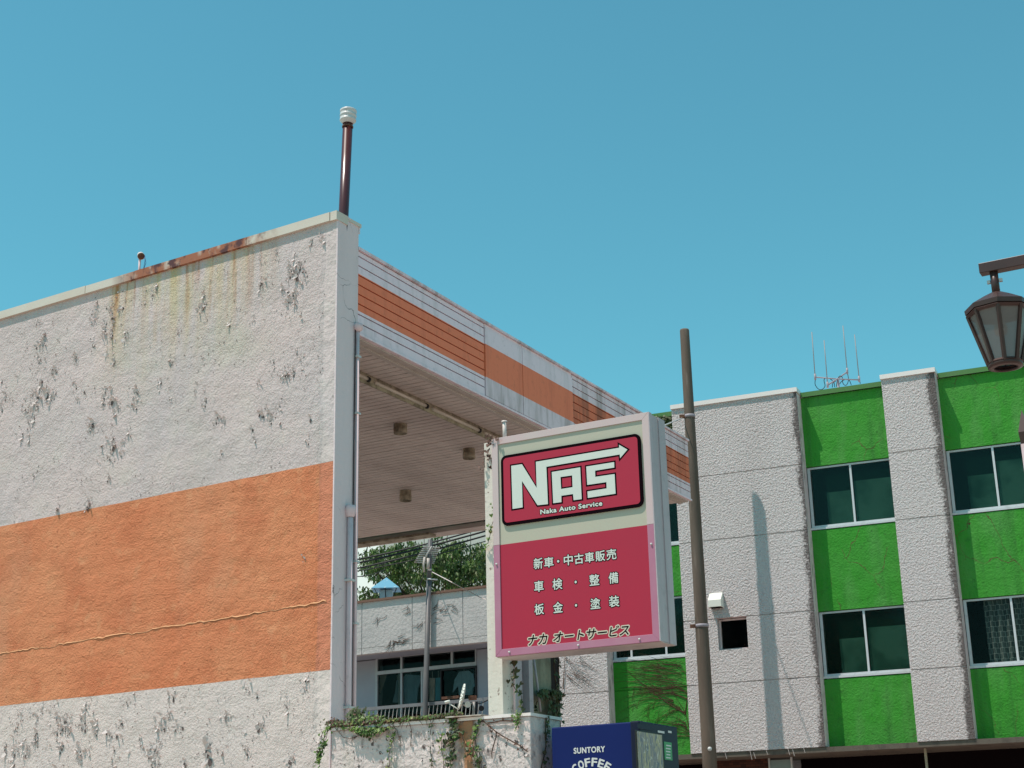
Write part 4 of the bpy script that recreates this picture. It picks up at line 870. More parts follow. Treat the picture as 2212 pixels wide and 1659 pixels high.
# ground floor
m_brick = Mat('brown_tile', (0.06, 0.02, 0.012), 0.5)
_b = m_brick.N('ShaderNodeTexBrick'); _b.inputs['Scale'].default_value = 5; _b.inputs['Color1'].default_value = (0.09, 0.03, 0.018, 1); _b.inputs['Color2'].default_value = (0.035, 0.012, 0.01, 1); _b.inputs['Mortar'].default_value = (0.015, 0.008, 0.008, 1); _b.inputs['Mortar Size'].default_value = .02
_mp = m_brick.N('ShaderNodeMapping'); _mp.inputs['Rotation'].default_value = (R(90), 0, 0); m_brick.L(m_brick.obj(), _mp.inputs[0]); m_brick.L(_mp.outputs[0], _b.inputs['Vector']); m_brick.L(_b.outputs['Color'], m_brick.b.inputs['Base Color'])
gf0 = G.u(1545, 1650, .9); gf1 = G.u(1664, 1650, .9); gf2 = G.u(1709, 1650, .9)
MB().box(gf0-.2, gf1, .9, 1.0, 0, GZ-.10).build('tiled_wall', m_brick, ob)
MB().box(gf1, gf2, 0.88, .92, 0, GZ-.14).build('pale_door', stained('pale_teal_door', (0.22, 0.29, 0.29), .5, (.15, .18, .18), .5), ob)
MB().box(gf2, gf2+.03, .86, .93, 0, GZ-.10).box(gf1-.03, gf1, .86, .93, 0, GZ-.1).build('door_frame', m_alu, ob)
MB().box(-5.3, gf0-.2, 1.6, 1.7, 0, GZ-.1).box(gf2+.03, 5.6, 1.6, 1.7, 0, GZ-.1).build('ground_floor_wall', m_room, ob)
MB().box(G.u(1998, 1640, .4), G.u(2003, 1640, .4), .38, .44, 0, GZ-.10).build('awning_post', m_olive, ob)
# hanging root wisps below the facade edge
wsp = MB()
for (x, y) in [(1620, 1624), (1628, 1628), (1655, 1624), (1702, 1620), (1712, 1622), (1735, 1616), (1566, 1628)]:
    u_, z_ = G.uz(x, y-3, 0.0); wsp.tube([(u_, -.004, z_), (u_+.03, -.006, z_-.08-random.random()*.1)], .004, 4)
wsp.build('root_wisps', m_flake, ob)

# dried vine on the left bay of the office block and the pillar beside it
dvn = froot('dried_vine', G, label='dried brown creeper fanned over the lower left green panel of the office block', cat='vine')
Sm = MB()
def gp(x, y, dep): u_, z_ = G.uz(*c33(x, y), dep); return Vector((u_, dep, z_))
def arc(x0, y0, x1, y1, sag, dep, rad):
    N_ = 14; P = []
    for k in range(N_+1):
        t = k/N_; x = x0+(x1-x0)*t; y = y0+(y1-y0)*t - sag*math.sin(math.pi*t) + 5*noise.noise(Vector((x*.02, t*3+y0*.01, sag)))
        P.append(gp(x, y, dep))
    Sm.tube(P, [rad*(1-.75*k/N_) for k in range(N_+1)], 4)
dg_ = RD-.008
random.seed(11)
arc(2000, 1110, 1930, 850, 0, dg_, .012); arc(1930, 850, 1960, 640, 10, dg_, .010); arc(1930, 860, 1290, 380, -30, dg_, .011); arc(1935, 850, 1780, 600, 0, dg_, .006)
for (x0, y0) in [(1990, 1110), (1985, 1060), (1945, 990), (1935, 960), (1930, 850), (1880, 800), (1800, 720), (1700, 640), (1620, 600), (1960, 700), (1965, 640)]:
    for k in range(3): arc(x0, y0+random.uniform(-10, 10), x0-random.uniform(150, 620) if x0 > 1600 else 1290, y0+random.uniform(-40, 160), random.uniform(30, 110), dg_-random.uniform(0, .004), random.uniform(.0035, .007))
for k in range(60):
    x0 = random.uniform(1650, 1960); y0 = random.uniform(290, 620); arc(x0, y0, max(1150, x0-random.uniform(250, 600)), y0+random.uniform(-120, 60), random.uniform(-30, 50), dg_-random.uniform(0, .004), random.uniform(.0025, .0055))
for k in range(20):
    x0 = random.uniform(1300, 1950); y0 = random.uniform(650, 1250); arc(x0, y0, x0+random.uniform(-60, 60), y0-random.uniform(80, 220), random.uniform(-10, 10), dg_, random.uniform(.002, .004))
for k in range(30):
    x0 = random.uniform(1300, 1990); y0 = random.uniform(700, 1280); arc(x0, y0, x0-random.uniform(60, 260), y0+random.uniform(20, 140), random.uniform(10, 60), dg_, random.uniform(.002, .004))
Sm.build('stems', m_vine, dvn)
dv2 = froot('dried_vine', G, label='thin bare creeper stems on the leftmost rough white pillar below the sign', cat='vine')
Sm = MB()
arc(600, 590, 625, 200, 10, -.02, .012)
for k in range(22): x0 = random.uniform(610, 800); y0 = random.uniform(200, 460); arc(x0, y0, x0+random.uniform(120, 280), y0+random.uniform(80, 260), random.uniform(-10, 15), -.018, .0035)
Sm.build('stems', m_vine, dv2)
ivg = froot('ivy', G, label='dark ivy leaves creeping over the top corner of the office block behind the sign', cat='ivy')
Lv, Sm = MB(), MB()
for i in range(260):
    x = random.uniform(1400, 1450); y = random.uniform(898, 934); u_, z_ = G.uz(x, y, RD-.03); leaf(Lv, Vector((u_, RD-random.uniform(.02, .10), z_)), random.uniform(.04, .08))
Sm.tube([Vector((G.u(1400, 925, RD-.02), RD-.02, G.z(1400, 925, RD-.02))), Vector((G.u(1450, 900, RD-.02), RD-.02, G.z(1450, 900, RD-.02)))], .01, 5)
Lv.build('leaves', m_leafB, ivg); Sm.build('stem', m_vine, ivg)

# roof aerial on the office block
def c66(x, y): return ((3100+x*.2411)/1.8228, (1200+y*.2411)/1.8228)
RA = Fr(at(*c66(825, 1260), 33.0), 180)
ra = froot('roof_aerial', RA, label='four-rod radio aerial with looped black cables on the office block roof', cat='aerial')
m_steel = Mat('aerial_steel', (0.24, 0.25, 0.26), 0.5); m_stl2 = Mat('aerial_arm', (0.30, 0.27, 0.30), 0.5)
def rp(x, y, dep=0): u_, z_ = RA.uz(*c66(x, y), dep); return Vector((u_, dep, z_))
mb_ = rp(825, 1200); MB().tube([Vector((mb_.x, 0, 9.6)), mb_], .028, 10).build('mast', m_stl2, ra)
MB().tube([rp(455, 1182), rp(825, 1212), rp(1190, 1228)], .016, 8).tube([rp(660, 1312, -.4), rp(825, 1205), rp(975, 1098, .5)], .018, 8).build('crossarm', m_stl2, ra)
for x0, y0, x1, y1, dep in ((400, 445, 452, 1140, 0), (600, 580, 655, 1270, -.4), (908, 342, 975, 1045, .5), (1098, 488, 1170, 1175, 0)):
    w_ = MB().tube([rp(x0, y0, dep), rp(x1, y1, dep)], .0105, 8).build('rod', m_steel, ra)
    MB().tube([rp(x1, y1-10, dep), rp(x1+6, y1+85, dep)], .024, 8).build('rod_base', m_stl2, w_)
def loop(P, rad=.008): return MB().tube([rp(x, y, d) for x, y, d in P], rad, 6).build('cable', m_black, ra)
def smooth(P, n=6):
    out = []
    for i in range(len(P)-1):
        p0, p1, p2, p3 = P[max(i-1, 0)], P[i], P[i+1], P[min(i+2, len(P)-1)]
        for k in range(n):
            t = k/n; out.append(tuple(0.5*((2*b)+(-a+c)*t+(2*a-5*b+4*c-d)*t*t+(-a+3*b-3*c+d)*t**3) for a, b, c, d in zip(p0, p1, p2, p3)))
    out.append(P[-1]); return out
loop(smooth([(458, 1220, 0), (455, 1300, 0), (500, 1370, 0), (560, 1385, 0), (615, 1330, 0), (600, 1230, 0), (640, 1190, 0), (700, 1210, 0), (760, 1270, 0), (775, 1345, 0)]))
loop(smooth([(985, 1130, .4), (1000, 1220, .3), (975, 1300, .2), (940, 1315, .2), (905, 1270, .1), (895, 1180, 0), (850, 1170, 0), (815, 1240, 0), (805, 1340, 0)]))
loop(smooth([(735, 1350, 0), (745, 1280, 0), (790, 1250, 0)])); loop(smooth([(850, 1300, 0), (890, 1250, 0), (960, 1215, 0), (1010, 1230, 0), (1045, 1310, 0)])); loop(smooth([(1185, 1240, 0), (1190, 1290, 0)]))

# ================================================================== utility pole
pt_ = at(1478.5, 712, 29.42); pbm = at(1532.5, 1640, 29.42)
m_pole = Mat('pole_concrete', (0.135, 0.10, 0.078), 0.7); m_pole.speck(3, .4, .7, (0.07, 0.05, 0.038), .7, det=6, stretch=(1, 1, .15)); m_pole.speck(9, .56, .68, (0.21, 0.165, 0.135), .6, det=5, stretch=(1, 1, .12)); m_pole.bump(m_pole.noise(20, stretch=(1, 1, .2)), .004)
po = empty('utility_pole', (pbm.x, pbm.y, 0), 0, label='tall weathered brown concrete pole with steel bands in front of the white pillar', cat='pole')
pr0 = 10.2/FPX*30.6; pr1 = 15.2/FPX*29.5
lean = Vector((pt_.x-pbm.x, 0, 0)); topz = pt_.z
f_ = lambda z: Vector((lean.x*(z-pbm.z)/(topz-pbm.z), 0, z))
rf = lambda z: pr1+(pr0-pr1)*max(-.5, (z-pbm.z)/(topz-pbm.z))
MB().tube([f_(0), f_(3), f_(6), f_(9), f_(topz-.03), f_(topz)], [rf(0), rf(3), rf(6), rf(9), rf(topz), rf(topz)*.92], 28).build('shaft', m_pole, po)
def pz(y): return at(1500, y, 29.42).z
for y in (899, 1353):
    z_ = pz(y); bd = MB().tube([f_(z_-.03), f_(z_+.03)], rf(z_)+.012, 24).build('steel_band', m_stl2, po)
    c = f_(z_)+Vector((-rf(z_)-.05, -.03, 0)); MB().box(c.x-.05, c.x+.06, c.y-.03, c.y+.03, z_-.035, z_+.03).build('buckle', m_rust, bd)
z_ = pz(1620)
c = f_(z_); o = MB().lathe([(.04, 0), (.04, .01), (.001, .014)], (0, 0, 0), 16).build('number_disc', m_zinc, po); o.location = (c.x, -rf(z_)-.002, z_); o.rotation_euler = (R(90), 0, 0)
# stay wire from the pole band to the station roof
gw = empty('stay_wire', (0, 0, 0), 0, label='thin pale stay wire running from the pole band behind the sign', cat='wire')
zb_ = pz(903); A_ = Vector((pbm.x, pbm.y, 0))+f_(zb_)+Vector((-.15, -.03, 0)); B_ = at(1380, 934, 25.5)
MB().tube([A_, A_.lerp(B_, .5)-Vector((0, 0, .03)), B_], .012, 6).build('strand', m_zinc, gw)

# ================================================================== street lantern
m_brown = Mat('brown_lamp_metal', (0.055, 0.026, 0.022), 0.4, spec=.4); m_brown.speck(6, .45, .7, (0.04, 0.02, 0.017), .6)
m_lglass = glass_mat('lantern_glass', (0.20, 0.18, 0.17), 0.72, 0.25)
def c7(x, y): return ((3750+x*.4822)/1.8228, (1000+y*.4822)/1.8228)
LT = 11.5
rimc = at(*c7(378, 470), LT); LF = Fr(rimc, NS)
sl_ = empty('street_lamp', (rimc.x, rimc.y, 0), LF.ang, label='brown octagonal hanging lantern street lamp entering from the right edge', cat='street lamp')
RR_ = 0.245; zr = rimc.z; botz = zr-0.425; rb = 0.118
def ring(r_, z_, ph=R(10)): return [Vector((r_*math.cos(ph+2*math.pi*k/8), r_*math.sin(ph+2*math.pi*k/8), z_)) for k in range(8)]
roof = MB(); A_, B2, C_, D_ = ring(RR_, zr), ring(RR_+.004, zr+.035), ring(.13, zr+.105), ring(.045, zr+.15)
for P, Q in ((A_, B2), (B2, C_), (C_, D_)):
    for k in range(8): j = (k+1) % 8; roof.poly([P[k], P[j], Q[j], Q[k]])
roof.poly(D_); roof.poly(A_[::-1]); roof.build('lantern_roof', m_brown, sl_)
T_, U_ = ring(RR_*.93, zr-.012), ring(rb, botz)
fr_ = MB()
for k in range(8): fr_.tube([T_[k], U_[k]], .017, 4)
fr_.tube(T_+[T_[0]], .017, 4).tube(ring(rb*1.02, botz+.01)+[ring(rb*1.02, botz+.01)[0]], .017, 4)
fr_.lathe([(rb*1.08, .0), (rb*1.1, -.02), (rb*.75, -.03), (rb*.72, -.012), (rb*.9, 0)], (0, 0, botz), 24); fr_.build('lantern_frame', m_brown, sl_)
for k in range(8):
    j = (k+1) % 8; MB().poly([T_[k]*.97+Vector((0, 0, zr*.03)), T_[j]*.97+Vector((0, 0, zr*.03)), Vector((U_[j].x*.95, U_[j].y*.95, botz+.01)), Vector((U_[k].x*.95, U_[k].y*.95, botz+.01))]).build('pane', m_lglass, sl_)
MB().lathe([(.03, 0), (.035, -.05), (.05, -.12), (.045, -.16), (.001, -.18)], (0, 0, zr-.02), 16).build('bulb', m_flake, sl_)
MB().tube([(0, 0, zr+.13), (0, 0, zr+.33)], .031, 14).build('hanger', m_brown, sl_)
for s_ in (-1, 1): MB().box(-.045*s_-.012, -.045*s_+.012, -.012, .012, zr+.235, zr+.26).build('hanger_bolt', m_zinc, sl_)
al = LF.loc(at(*c7(230, 250), LT-.1)); az_ = al.z
armz = LF.z(*c7(222, 245)); ua = LF.u(*c7(240, 245))
MB().box(ua, 1.5, -.045, .045, zr+.32, zr+.40).build('arm', m_brown, sl_, bevel=.004)
MB().box(1.45, 1.60, -.075, .075, -0.2, zr+.6).build('post', m_brown, sl_, bevel=.01)
# pointed post at the frame edge
pf = at(2209.5, 935, 10.5)
pp_ = empty('pointed_post', (pf.x, pf.y, 0), LF.ang, label='slim post with a brown pointed cap at the right edge below the lantern', cat='post')
cw_ = .034
MB().box(-.02, .05, -.02, .05, -.2, pf.z-.08).build('post_shaft', m_pvc, pp_)
cb_ = MB(); z_ = pf.z; tip = (0.008, .01, z_+.165)
c4 = [(-cw_*.7, -cw_, z_), (cw_*1.6, -cw_, z_), (cw_*1.6, cw_*1.3, z_), (-cw_*.7, cw_*1.3, z_)]; c5_ = [(-.018, -.018, z_-.085), (.05, -.018, z_-.085), (.05, .05, z_-.085), (-.018, .05, z_-.085)]
for k in range(4): j = (k+1) % 4; cb_.poly([c4[k], c4[j], tip]); cb_.poly([c5_[k], c5_[j], c4[j], c4[k]])
cb_.build('cap', m_brown, pp_)

# ================================================================== house behind
hb_ = froot('rear_house', B, label='grey two-storey rear house with plain parapet, balcony rail and dark windows seen under the canopy', cat='house')
m_hpar = Mat('grey_stucco', (0.46, 0.425, 0.41), 0.85); m_hpar.speck(1.5, .4, .7, (0.36, 0.35, 0.345), .6, det=6); m_hpar.speck(8, .55, .7, (.3, .28, .27), .5, det=5); m_hpar.bump(m_hpar.noise(14, det=4), .02)
m_hwall = Mat('grey_wall', (0.30, 0.31, 0.35), 0.8); m_hwall.speck(2, .4, .7, (.26, .265, .30), .6)
m_hcap = Mat('brown_edge', (0.17, 0.095, 0.07), 0.7)
pz0 = (B.z(766, 1412)+B.z(1052, 1389.4))/2; pz1 = 6.575
gl = MB(); us = [-6, B.u((1380+175*.2577)/1.8228, 1350), B.u((1380+945*.2577)/1.8228, 1350), B.u((1380+1720*.2577)/1.8228, 1350), 6]
for a, b in zip(us[:-1], us[1:]): gl.box(a+.012, b-.012, 0, .18, pz0+.14, pz1).box(a+.012, b-.012, 0, .18, pz0, pz0+.13)
gl.box(-6, 6, .012, .17, pz0+.01, pz1-.01); gl.build('parapet', m_hpar, hb_)
MB().box(-6, 6, -.05, .25, pz1, pz1+.05).build('parapet_coping', m_hcap, hb_)
MB().box(-6, 6, .18, 7, pz0+.02, pz0+.2).box(-6, 6, 1.25, 7, 0, pz0+.02).build('house_wall', m_hwall, hb_)
MB().box(-6, 6, -.02, .9, 3.2, 3.38).build('balcony_floor', m_hwall, hb_)
def c44(x, y): return ((1380+x*.2577)/1.8228, (2080+y*.2577)/1.8228)
def c55(x, y): return ((1380+x*.2577)/1.8228, (2480+y*.2577)/1.8228)
YD = .95
def hu(x, y=700, d=YD): return B.u(*c55(x, y), d)
def hz_(x, y, d=YD): return B.z(*c55(x, y), d)
w0, w1 = hu(385), hu(1930); ztop = hz_(1100, 315); zmid = hz_(1100, 590); zbot = 3.4
MB().box(-6, w0, YD, 1.25, 3.38, pz0).box(w1, 6, YD, 1.25, 3.38, pz0).build('balcony_wall', m_hwall, hb_)
fm = MB().box(w0, w1, YD-.02, YD+.06, zmid-.05, zmid+.03).box(w0, w1, YD-.02, YD+.06, ztop-.03, pz0+.01).box(w0, w0+.06, YD-.02, YD+.06, zbot, zmid-.05).box(w0, w0+.06, YD-.02, YD+.06, zmid+.03, ztop-.03).box(w1-.03, w1, YD-.02, YD+.06, zbot, zmid-.05).box(w1-.03, w1, YD-.02, YD+.06, zmid+.03, ztop-.03)
for x in (782, 1190, 1555): fm.box(hu(x)-.025, hu(x)+.025, YD-.02, YD+.06, zmid+.03, ztop-.03)
for x in (782, 1095, 1125): fm.box(hu(x)-.022, hu(x)+.022, YD-.025, YD+.04, zbot, zmid-.05)
fm.box(hu(730)-.02, hu(730)+.02, YD+.03, YD+.055, zbot, zmid-.05)
wn = fm.build('window', stained('window_frame_grey', (0.34, 0.35, 0.37), .4, (.2, .2, .2), .5, bump=0), hb_)
MB().box(w0+.06, w1-.03, YD+.02, YD+.027, zbot, zmid-.05).box(w0+.06, w1-.03, YD+.02, YD+.027, zmid+.03, ztop-.03).build('pane', m_dgl, wn)
MB().box(w0, w1, YD+.285, YD+.295, zbot, ztop).build('dark_room', m_room, wn)
dk = MB().box(hu(1385), hu(1400), YD-.04, YD+.01, zbot, zmid-.06).box(hu(1915), hu(1935), YD-.04, YD+.01, zbot, zmid-.06).box(hu(1385), hu(1935), YD-.04, YD+.01, zmid-.10, zmid-.055).build('screen_door', m_black, hb_)
m_cl1 = Mat('curtain_tan', (0.20, 0.15, 0.13), .9)
cu_ = MB()
for k in range(8): cu_.poly([Vector((hu(428+k*14), YD+.06+.01*(k % 2), zmid-.05)), Vector((hu(442+k*14), YD+.06+.01*((k+1) % 2), zmid-.05)), Vector((hu(425+(k+1)*2), YD+.06, hz_(430, 980))), Vector((hu(425+k*2), YD+.06, hz_(430, 980)))])
cu_.build('curtain', m_cl1, wn)
# laundry behind the glass
def garment(pts, m, label, cat='shirt', dep=YD+.10):
    root = froot(cat.replace(' ', '_'), B, label=label, cat=cat, group='laundry hanging inside the rear house window')
    MB().prism([(*[B.u(*c55(x, y), dep)], dep, B.z(*c55(x, y), dep)) for x, y in pts], (0, .03, 0)).build('cloth', m, root)
    MB().tube([(B.u(*c55(sum(p[0] for p in pts[:2])/2, 600), dep), dep+.015, zmid-.07), (B.u(*c55(sum(p[0] for p in pts[:2])/2, 600), dep), dep+.015, B.z(*c55(*pts[0]), dep))], .006, 5).build('hanger', m_zinc, root)
    return root
mk_ = lambda n_, c: (lambda m: (m.speck(9, .45, .65, tuple(q*.6 for q in c), .6, stretch=(1, 1, .3)), m)[1])(Mat(n_, c, .9))
garment([(850, 680), (980, 690), (1060, 700), (1075, 780), (1030, 900), (1010, 1130), (810, 1130), (805, 720)], mk_('cloth_slate', (0.26, 0.38, 0.5)), 'slate blue shirt hanging behind the second pane of the rear window')
garment([(700, 780), (720, 760), (725, 1110), (640, 1110), (680, 960)], mk_('cloth_dull', (0.2, 0.28, 0.34)), 'narrow grey-blue garment hanging behind the leftmost lower pane', 'garment')
garment([(1205, 735), (1290, 735), (1280, 1080), (1205, 1090)], mk_('cloth_tan', (0.72, 0.54, 0.5)), 'pinkish tan towel hanging right of the aerial mast', 'towel')
garment([(1300, 735), (1372, 730), (1372, 1075), (1295, 1080)], mk_('cloth_teal', (0.14, 0.4, 0.54)), 'teal towel hanging beside the pinkish towel', 'towel')
garment([(1660, 640), (1800, 620), (1880, 680), (1900, 860), (1870, 880), (1860, 990), (1660, 1000), (1640, 850), (1560, 960), (1590, 760)], mk_('cloth_shirt', (0.44, 0.6, 0.76)), 'pale blue long-sleeved shirt hanging behind the right pane of the rear window')
# clothes dryer frame (fan shaped)
# railing
rz0, rz1 = 4.14, 4.20
zr1 = (B.z(*c55(50, 1185), -.02)+B.z(*c55(2100, 1045), -.02))/2
rl = MB().box(-6, 6, -.02, .03, zr1-.07, zr1).box(-6, 6, -.02, .03, 3.40, 3.44).build('railing', stained('rail_paint', (0.17, 0.17, 0.18), .6, (.1, .08, .07), .6, bump=0), hb_)
m_bar = Mat('rail_bar', (0.42, 0.40, 0.38), .6); m_bar.speck(9, .5, .65, (.2, .12, .09), .6)
x = 100
du_ = hu(520, 1250, 0)-hu(460, 1250, 0); u = hu(100, 1250, 0)
while u < hu(2060, 1250, 0):
    MB().tube([(u-.06, 0.005, 3.44), (u+.035, 0.005, zr1-.07)], .0095, 5).build('baluster', m_bar, rl); u += du_
MB().box(hu(1390, 1040, .3), hu(1650, 1030, .3), .3, .36, hz_(1500, 1055, .3), hz_(1500, 1015, .3)).build('flower_box', m_rust, hb_)

hv = froot('dried_vine', B, label='bare grey creeper twigs clinging to the rear house parapet', cat='vine')
Sm = MB(); random.seed(3)
def bp(x, y): u_, z_ = B.uz(*c44(x, y), -.01); return Vector((u_, -.012, z_))
for (x0, y0, ang) in [(1260, 1220, 0), (1560, 1200, 1), (1400, 1290, 0), (1080, 1440, 2), (1230, 1400, 0), (700, 1700, 1), (720, 1730, 0), (640, 1740, 2), (480, 1380, 2), (930, 1230, 2), (640, 1800, 2), (760, 1780, 0)]:
    for k in range(4):
        P = []; x, y = x0+random.gauss(0, 50), y0+random.gauss(0, 30); d = {0: -.5, 1: .4, 2: 1.9}[ang]+random.gauss(0, .25)
        for q in range(9): P.append(bp(x, y)); x += 17*math.cos(d); y += 17*math.sin(d); d += random.gauss(0.08, .25)
        Sm.tube(P, [.006*(1-q/11) for q in range(9)], 4)
Sm.build('twigs', m_vine, hv)

# rooftop vent cupola
VC = Fr(at(821, 1297, 36.2), 200)
vc = froot('roof_vent', VC, label='small rooftop vent turret with pale blue pyramid hood', cat='roof vent')
m_vb = Mat('blue_hood', (0.13, 0.33, 0.45), .4); m_vb.speck(12, .62, .68, (.5, .55, .55), .8)
m_vs = Mat('steel_box', (0.40, 0.43, 0.47), .35)
zt = VC.z(*c44(460, 712)); ze = VC.z(*c44(500, 905)); hw = .335; bw_ = .15
an = R(20); rot = lambda x, y: (x*math.cos(an)-y*math.sin(an), x*math.sin(an)+y*math.cos(an))
ccx = VC.u(*c44(455, 800)); cy0 = .35
q_ = [(ccx+rot(a, b)[0], cy0+rot(a, b)[1], ze) for a, b in ((-hw, -hw), (hw, -hw), (hw, hw), (-hw, hw))]
h_ = MB(); tip = (ccx, cy0, zt)
for k in range(4): h_.poly([q_[k], q_[(k+1) % 4], tip])
h_.poly(q_[::-1]); ho = h_.build('hood', m_vb, vc)
bx = MB()
for a, b in ((-bw_, -bw_), (bw_, -bw_), (bw_, bw_), (-bw_, bw_)): pass
b4 = [(ccx+rot(a, b)[0], cy0+rot(a, b)[1], pz0) for a, b in ((-bw_, -bw_), (bw_, -bw_), (bw_, bw_), (-bw_, bw_))]
bx.prism(b4, (0, 0, ze-pz0-.02)); bx.build('shaft', m_vs, vc)
for a, b in ((-hw*.8, -hw*.8), (hw*.8, -hw*.8), (0, -hw*.9)): p = rot(a, b); MB().tube([(ccx+p[0], cy0+p[1], ze), (ccx+p[0]*.45, cy0+p[1]*.45, ze-.30)], .012, 4).build('brace', m_black, vc)

# TV aerial mast in front of the house
TM = Fr(at(922, 1500, 33.8), 180)
tm = froot('tv_aerial', TM, label='grey steel mast with toothed television aerial standing in front of the rear house', cat='aerial')
m_mast = Mat('mast_grey', (0.10, 0.10, 0.105), .45); m_mast.speck(5, .45, .65, (.18, .155, .14), .6, stretch=(1, 1, .2))
def tp(x, y, dep=0): u_, z_ = TM.uz(*c44(x, y), dep); return Vector((u_, dep, z_))
mt, mm, ml = tp(1217, 175), tp(1200, 790), TM.uz(918, 1545)
MB().tube([mt, mm], .052, 12).tube([mm, Vector((ml[0], 0, ml[1])), Vector((ml[0]-.02, 0, 0))], .057, 12).build('mast', m_mast, tm)
MB().tube([tp(1245, 275, -.15), tp(1165, 410, -.1), tp(1105, 540, .1)], .018, 8).build('boom', m_bar, tm)
for k in range(9):
    t = k/8; y = 285+t*235; xl = 1110-t*135 ; xr = 1365-t*85
    MB().tube([tp(xl, y-2, -.12+.2*t), tp(xr, y+14, -.12+.2*t)], .016, 5).build('element', m_bar, tm)
MB().tube([tp(1135, 440, -.12), tp(1120, 560, -.1), tp(1125, 670, -.1)], .026, 8).tube([tp(1190, 460, -.1), tp(1185, 620, -.1)], .035, 8).build('booster_box', m_trim, tm)
MB().tube([tp(1180, 632, -.07), tp(1240, 632, -.07)], .022, 6).tube([tp(1170, 772, -.07), tp(1330, 788, -.07)], .018, 6).build('clamp', m_zinc, tm)
MB().tube([tp(x, y, -.1) for x, y in ((1120, 690), (1105, 760), (1070, 850), (1060, 900))], .012, 5).build('cable', m_black, tm)
gy = empty('guy_wire', (0, 0, 0), 0, label='pale guy wire slanting from the television mast to the sign column', cat='wire')
MB().tube([at(*c44(1250, 670), 33.7), at(*c44(1500, 800), 27), at(*c44(1950, 1040), 16.5), at(*c44(2075, 1090), 13.75)], [.010, .008, .005, .004], 6).build('strand', m_flake, gy)

# satellite dish on the low wall's line, further back
SDt = 31.0
DR = Fr(at(993, 1510, SDt), 180)
dr = froot('satellite_dish', DR, label='white satellite dish seen edge-on above the low wall', cat='satellite dish')
def dp(x, y, dep=0): u_, z_ = DR.uz(*c55(x, y), dep); return Vector((u_, dep, z_))
m_dish = Mat('dish_white', (0.74, 0.75, 0.68), .4)
c1_, c0_ = dp(1732, 825), dp(1648, 1200); cen = (c1_+c0_)/2; axv = (c1_-c0_); half = axv.length/2; axv.normalize()
nrm = Vector((-axv.z, 0, axv.x)); nrm = (nrm*1.0 + Vector((0, -.12, 0))).normalized(); side = axv.cross(nrm).normalized()
ds = MB(); N_, K_ = 20, 5; rows = []
for k in range(K_+1):
    r_ = half*k/K_; dd = -.16*half*(1-(k/K_)**2); rows.append([cen+(axv*math.cos(6.2832*j/N_)+side*math.sin(6.2832*j/N_))*r_ + nrm*dd for j in range(N_)])
for k in range(K_):
    for j in range(N_): j2 = (j+1) % N_; ds.poly([rows[k][j], rows[k][j2], rows[k+1][j2], rows[k+1][j]], True)
o = ds.build('reflector', m_dish, dr); sdm = o.modifiers.new('s', 'SOLIDIFY'); sdm.thickness = .03
MB().tube([dp(1655, 1220), dp(1585, 1175), dp(1510, 1130)], .012, 6).build('feed_arm', m_dish, dr)
MB().tube([dp(1440, 1110), dp(1520, 1090)], .028, 10).build('feed_horn', m_dish, dr)
MB().tube([dp(1885, 1100), dp(1880, 1280), Vector((dp(1880, 1280).x, 0, 0))], .028, 10).tube([dp(1885, 1110), dp(1750, 1160), dp(1690, 1120)], .02, 8).build('bracket', m_bar, dr)
MB().prism([dp(1800, 1005), dp(1925, 1000), dp(1930, 1060), dp(1805, 1070)][::-1], (0, .12, 0)).build('rusty_box', m_rust, dr)
MB().tube([dp(1790, 1140, -.03), dp(1790, 1140, .03)], .062, 18).build('disc', m_dish, dr); MB().tube([dp(2000, 1200, -.03), dp(2000, 1200, .02)], .055, 16).build('cable_reel', m_black, dr)
MB().tube([dp(*p) for p in ((1930, 1130), (2000, 1120), (2060, 1095), (2100, 1070))], .01, 5).build('cable', m_black, dr)

# far buildings
FB = Fr(at(818, 1240, 62.0), 200)
m_fb = stained('far_panels', (0.50, 0.50, 0.45), .8, (.44, .44, .40), .5, .4, .7, .6)
fb = froot('far_apartment_block', FB, label='pale grey-beige panelled building far behind the tree', cat='building')
u0 = FB.u(818, 1240); pm = MB(); u = u0; zt_ = FB.z(900, 1040)
while u < u0+6: pm.box(u+.01, u+1.0, 0, .2, 0, zt_); u += 1.02
pm.build('wall_panels', m_fb, fb); MB().box(u0+.02, u0+6, .1, 8, 0, zt_-.1).build('core', m_fb, fb)
FW = Fr(at(780, 1240, 85.0), 225)
fwb = froot('far_white_building', FW, label='plain bright white building at the left behind the tree', cat='building')
MB().box(-14, 9, 0, 8, 0, FW.z(780, 1040)).build('wall', Mat('bright_white_wall', (0.83, 0.84, 0.80), .7), fwb)

# tree behind the house
tr = empty('tree', at(930, 1290, 44.0)*1.0, 0, label='leafy broad tree with drooping leaves behind the rear house parapet', cat='tree')
tb = at(930, 1290, 44.0); tr.location = (tb.x, tb.y, 0)
m_bark = Mat('bark', (0.07, 0.05, 0.035), .9); m_lf = Mat('tree_leaf', (0.045, 0.075, 0.020), .45); m_lf.speck(2.5, .4, .65, (0.12, 0.19, 0.04), .9); m_lf.speck(6, .58, .66, (.20, .21, .11), .7)
def tl(x, y, d=0): P = at(x, y, 44.0+d); return P-Vector((tb.x, tb.y, 0))
random.seed(5)
Lf = MB(); Br = MB()
trunk_top = tl(935, 1330)
MB().tube([(0, 0, 0), (.1, 0, 2.5), trunk_top], [.28, .22, .17], 10).build('trunk', m_bark, tr)
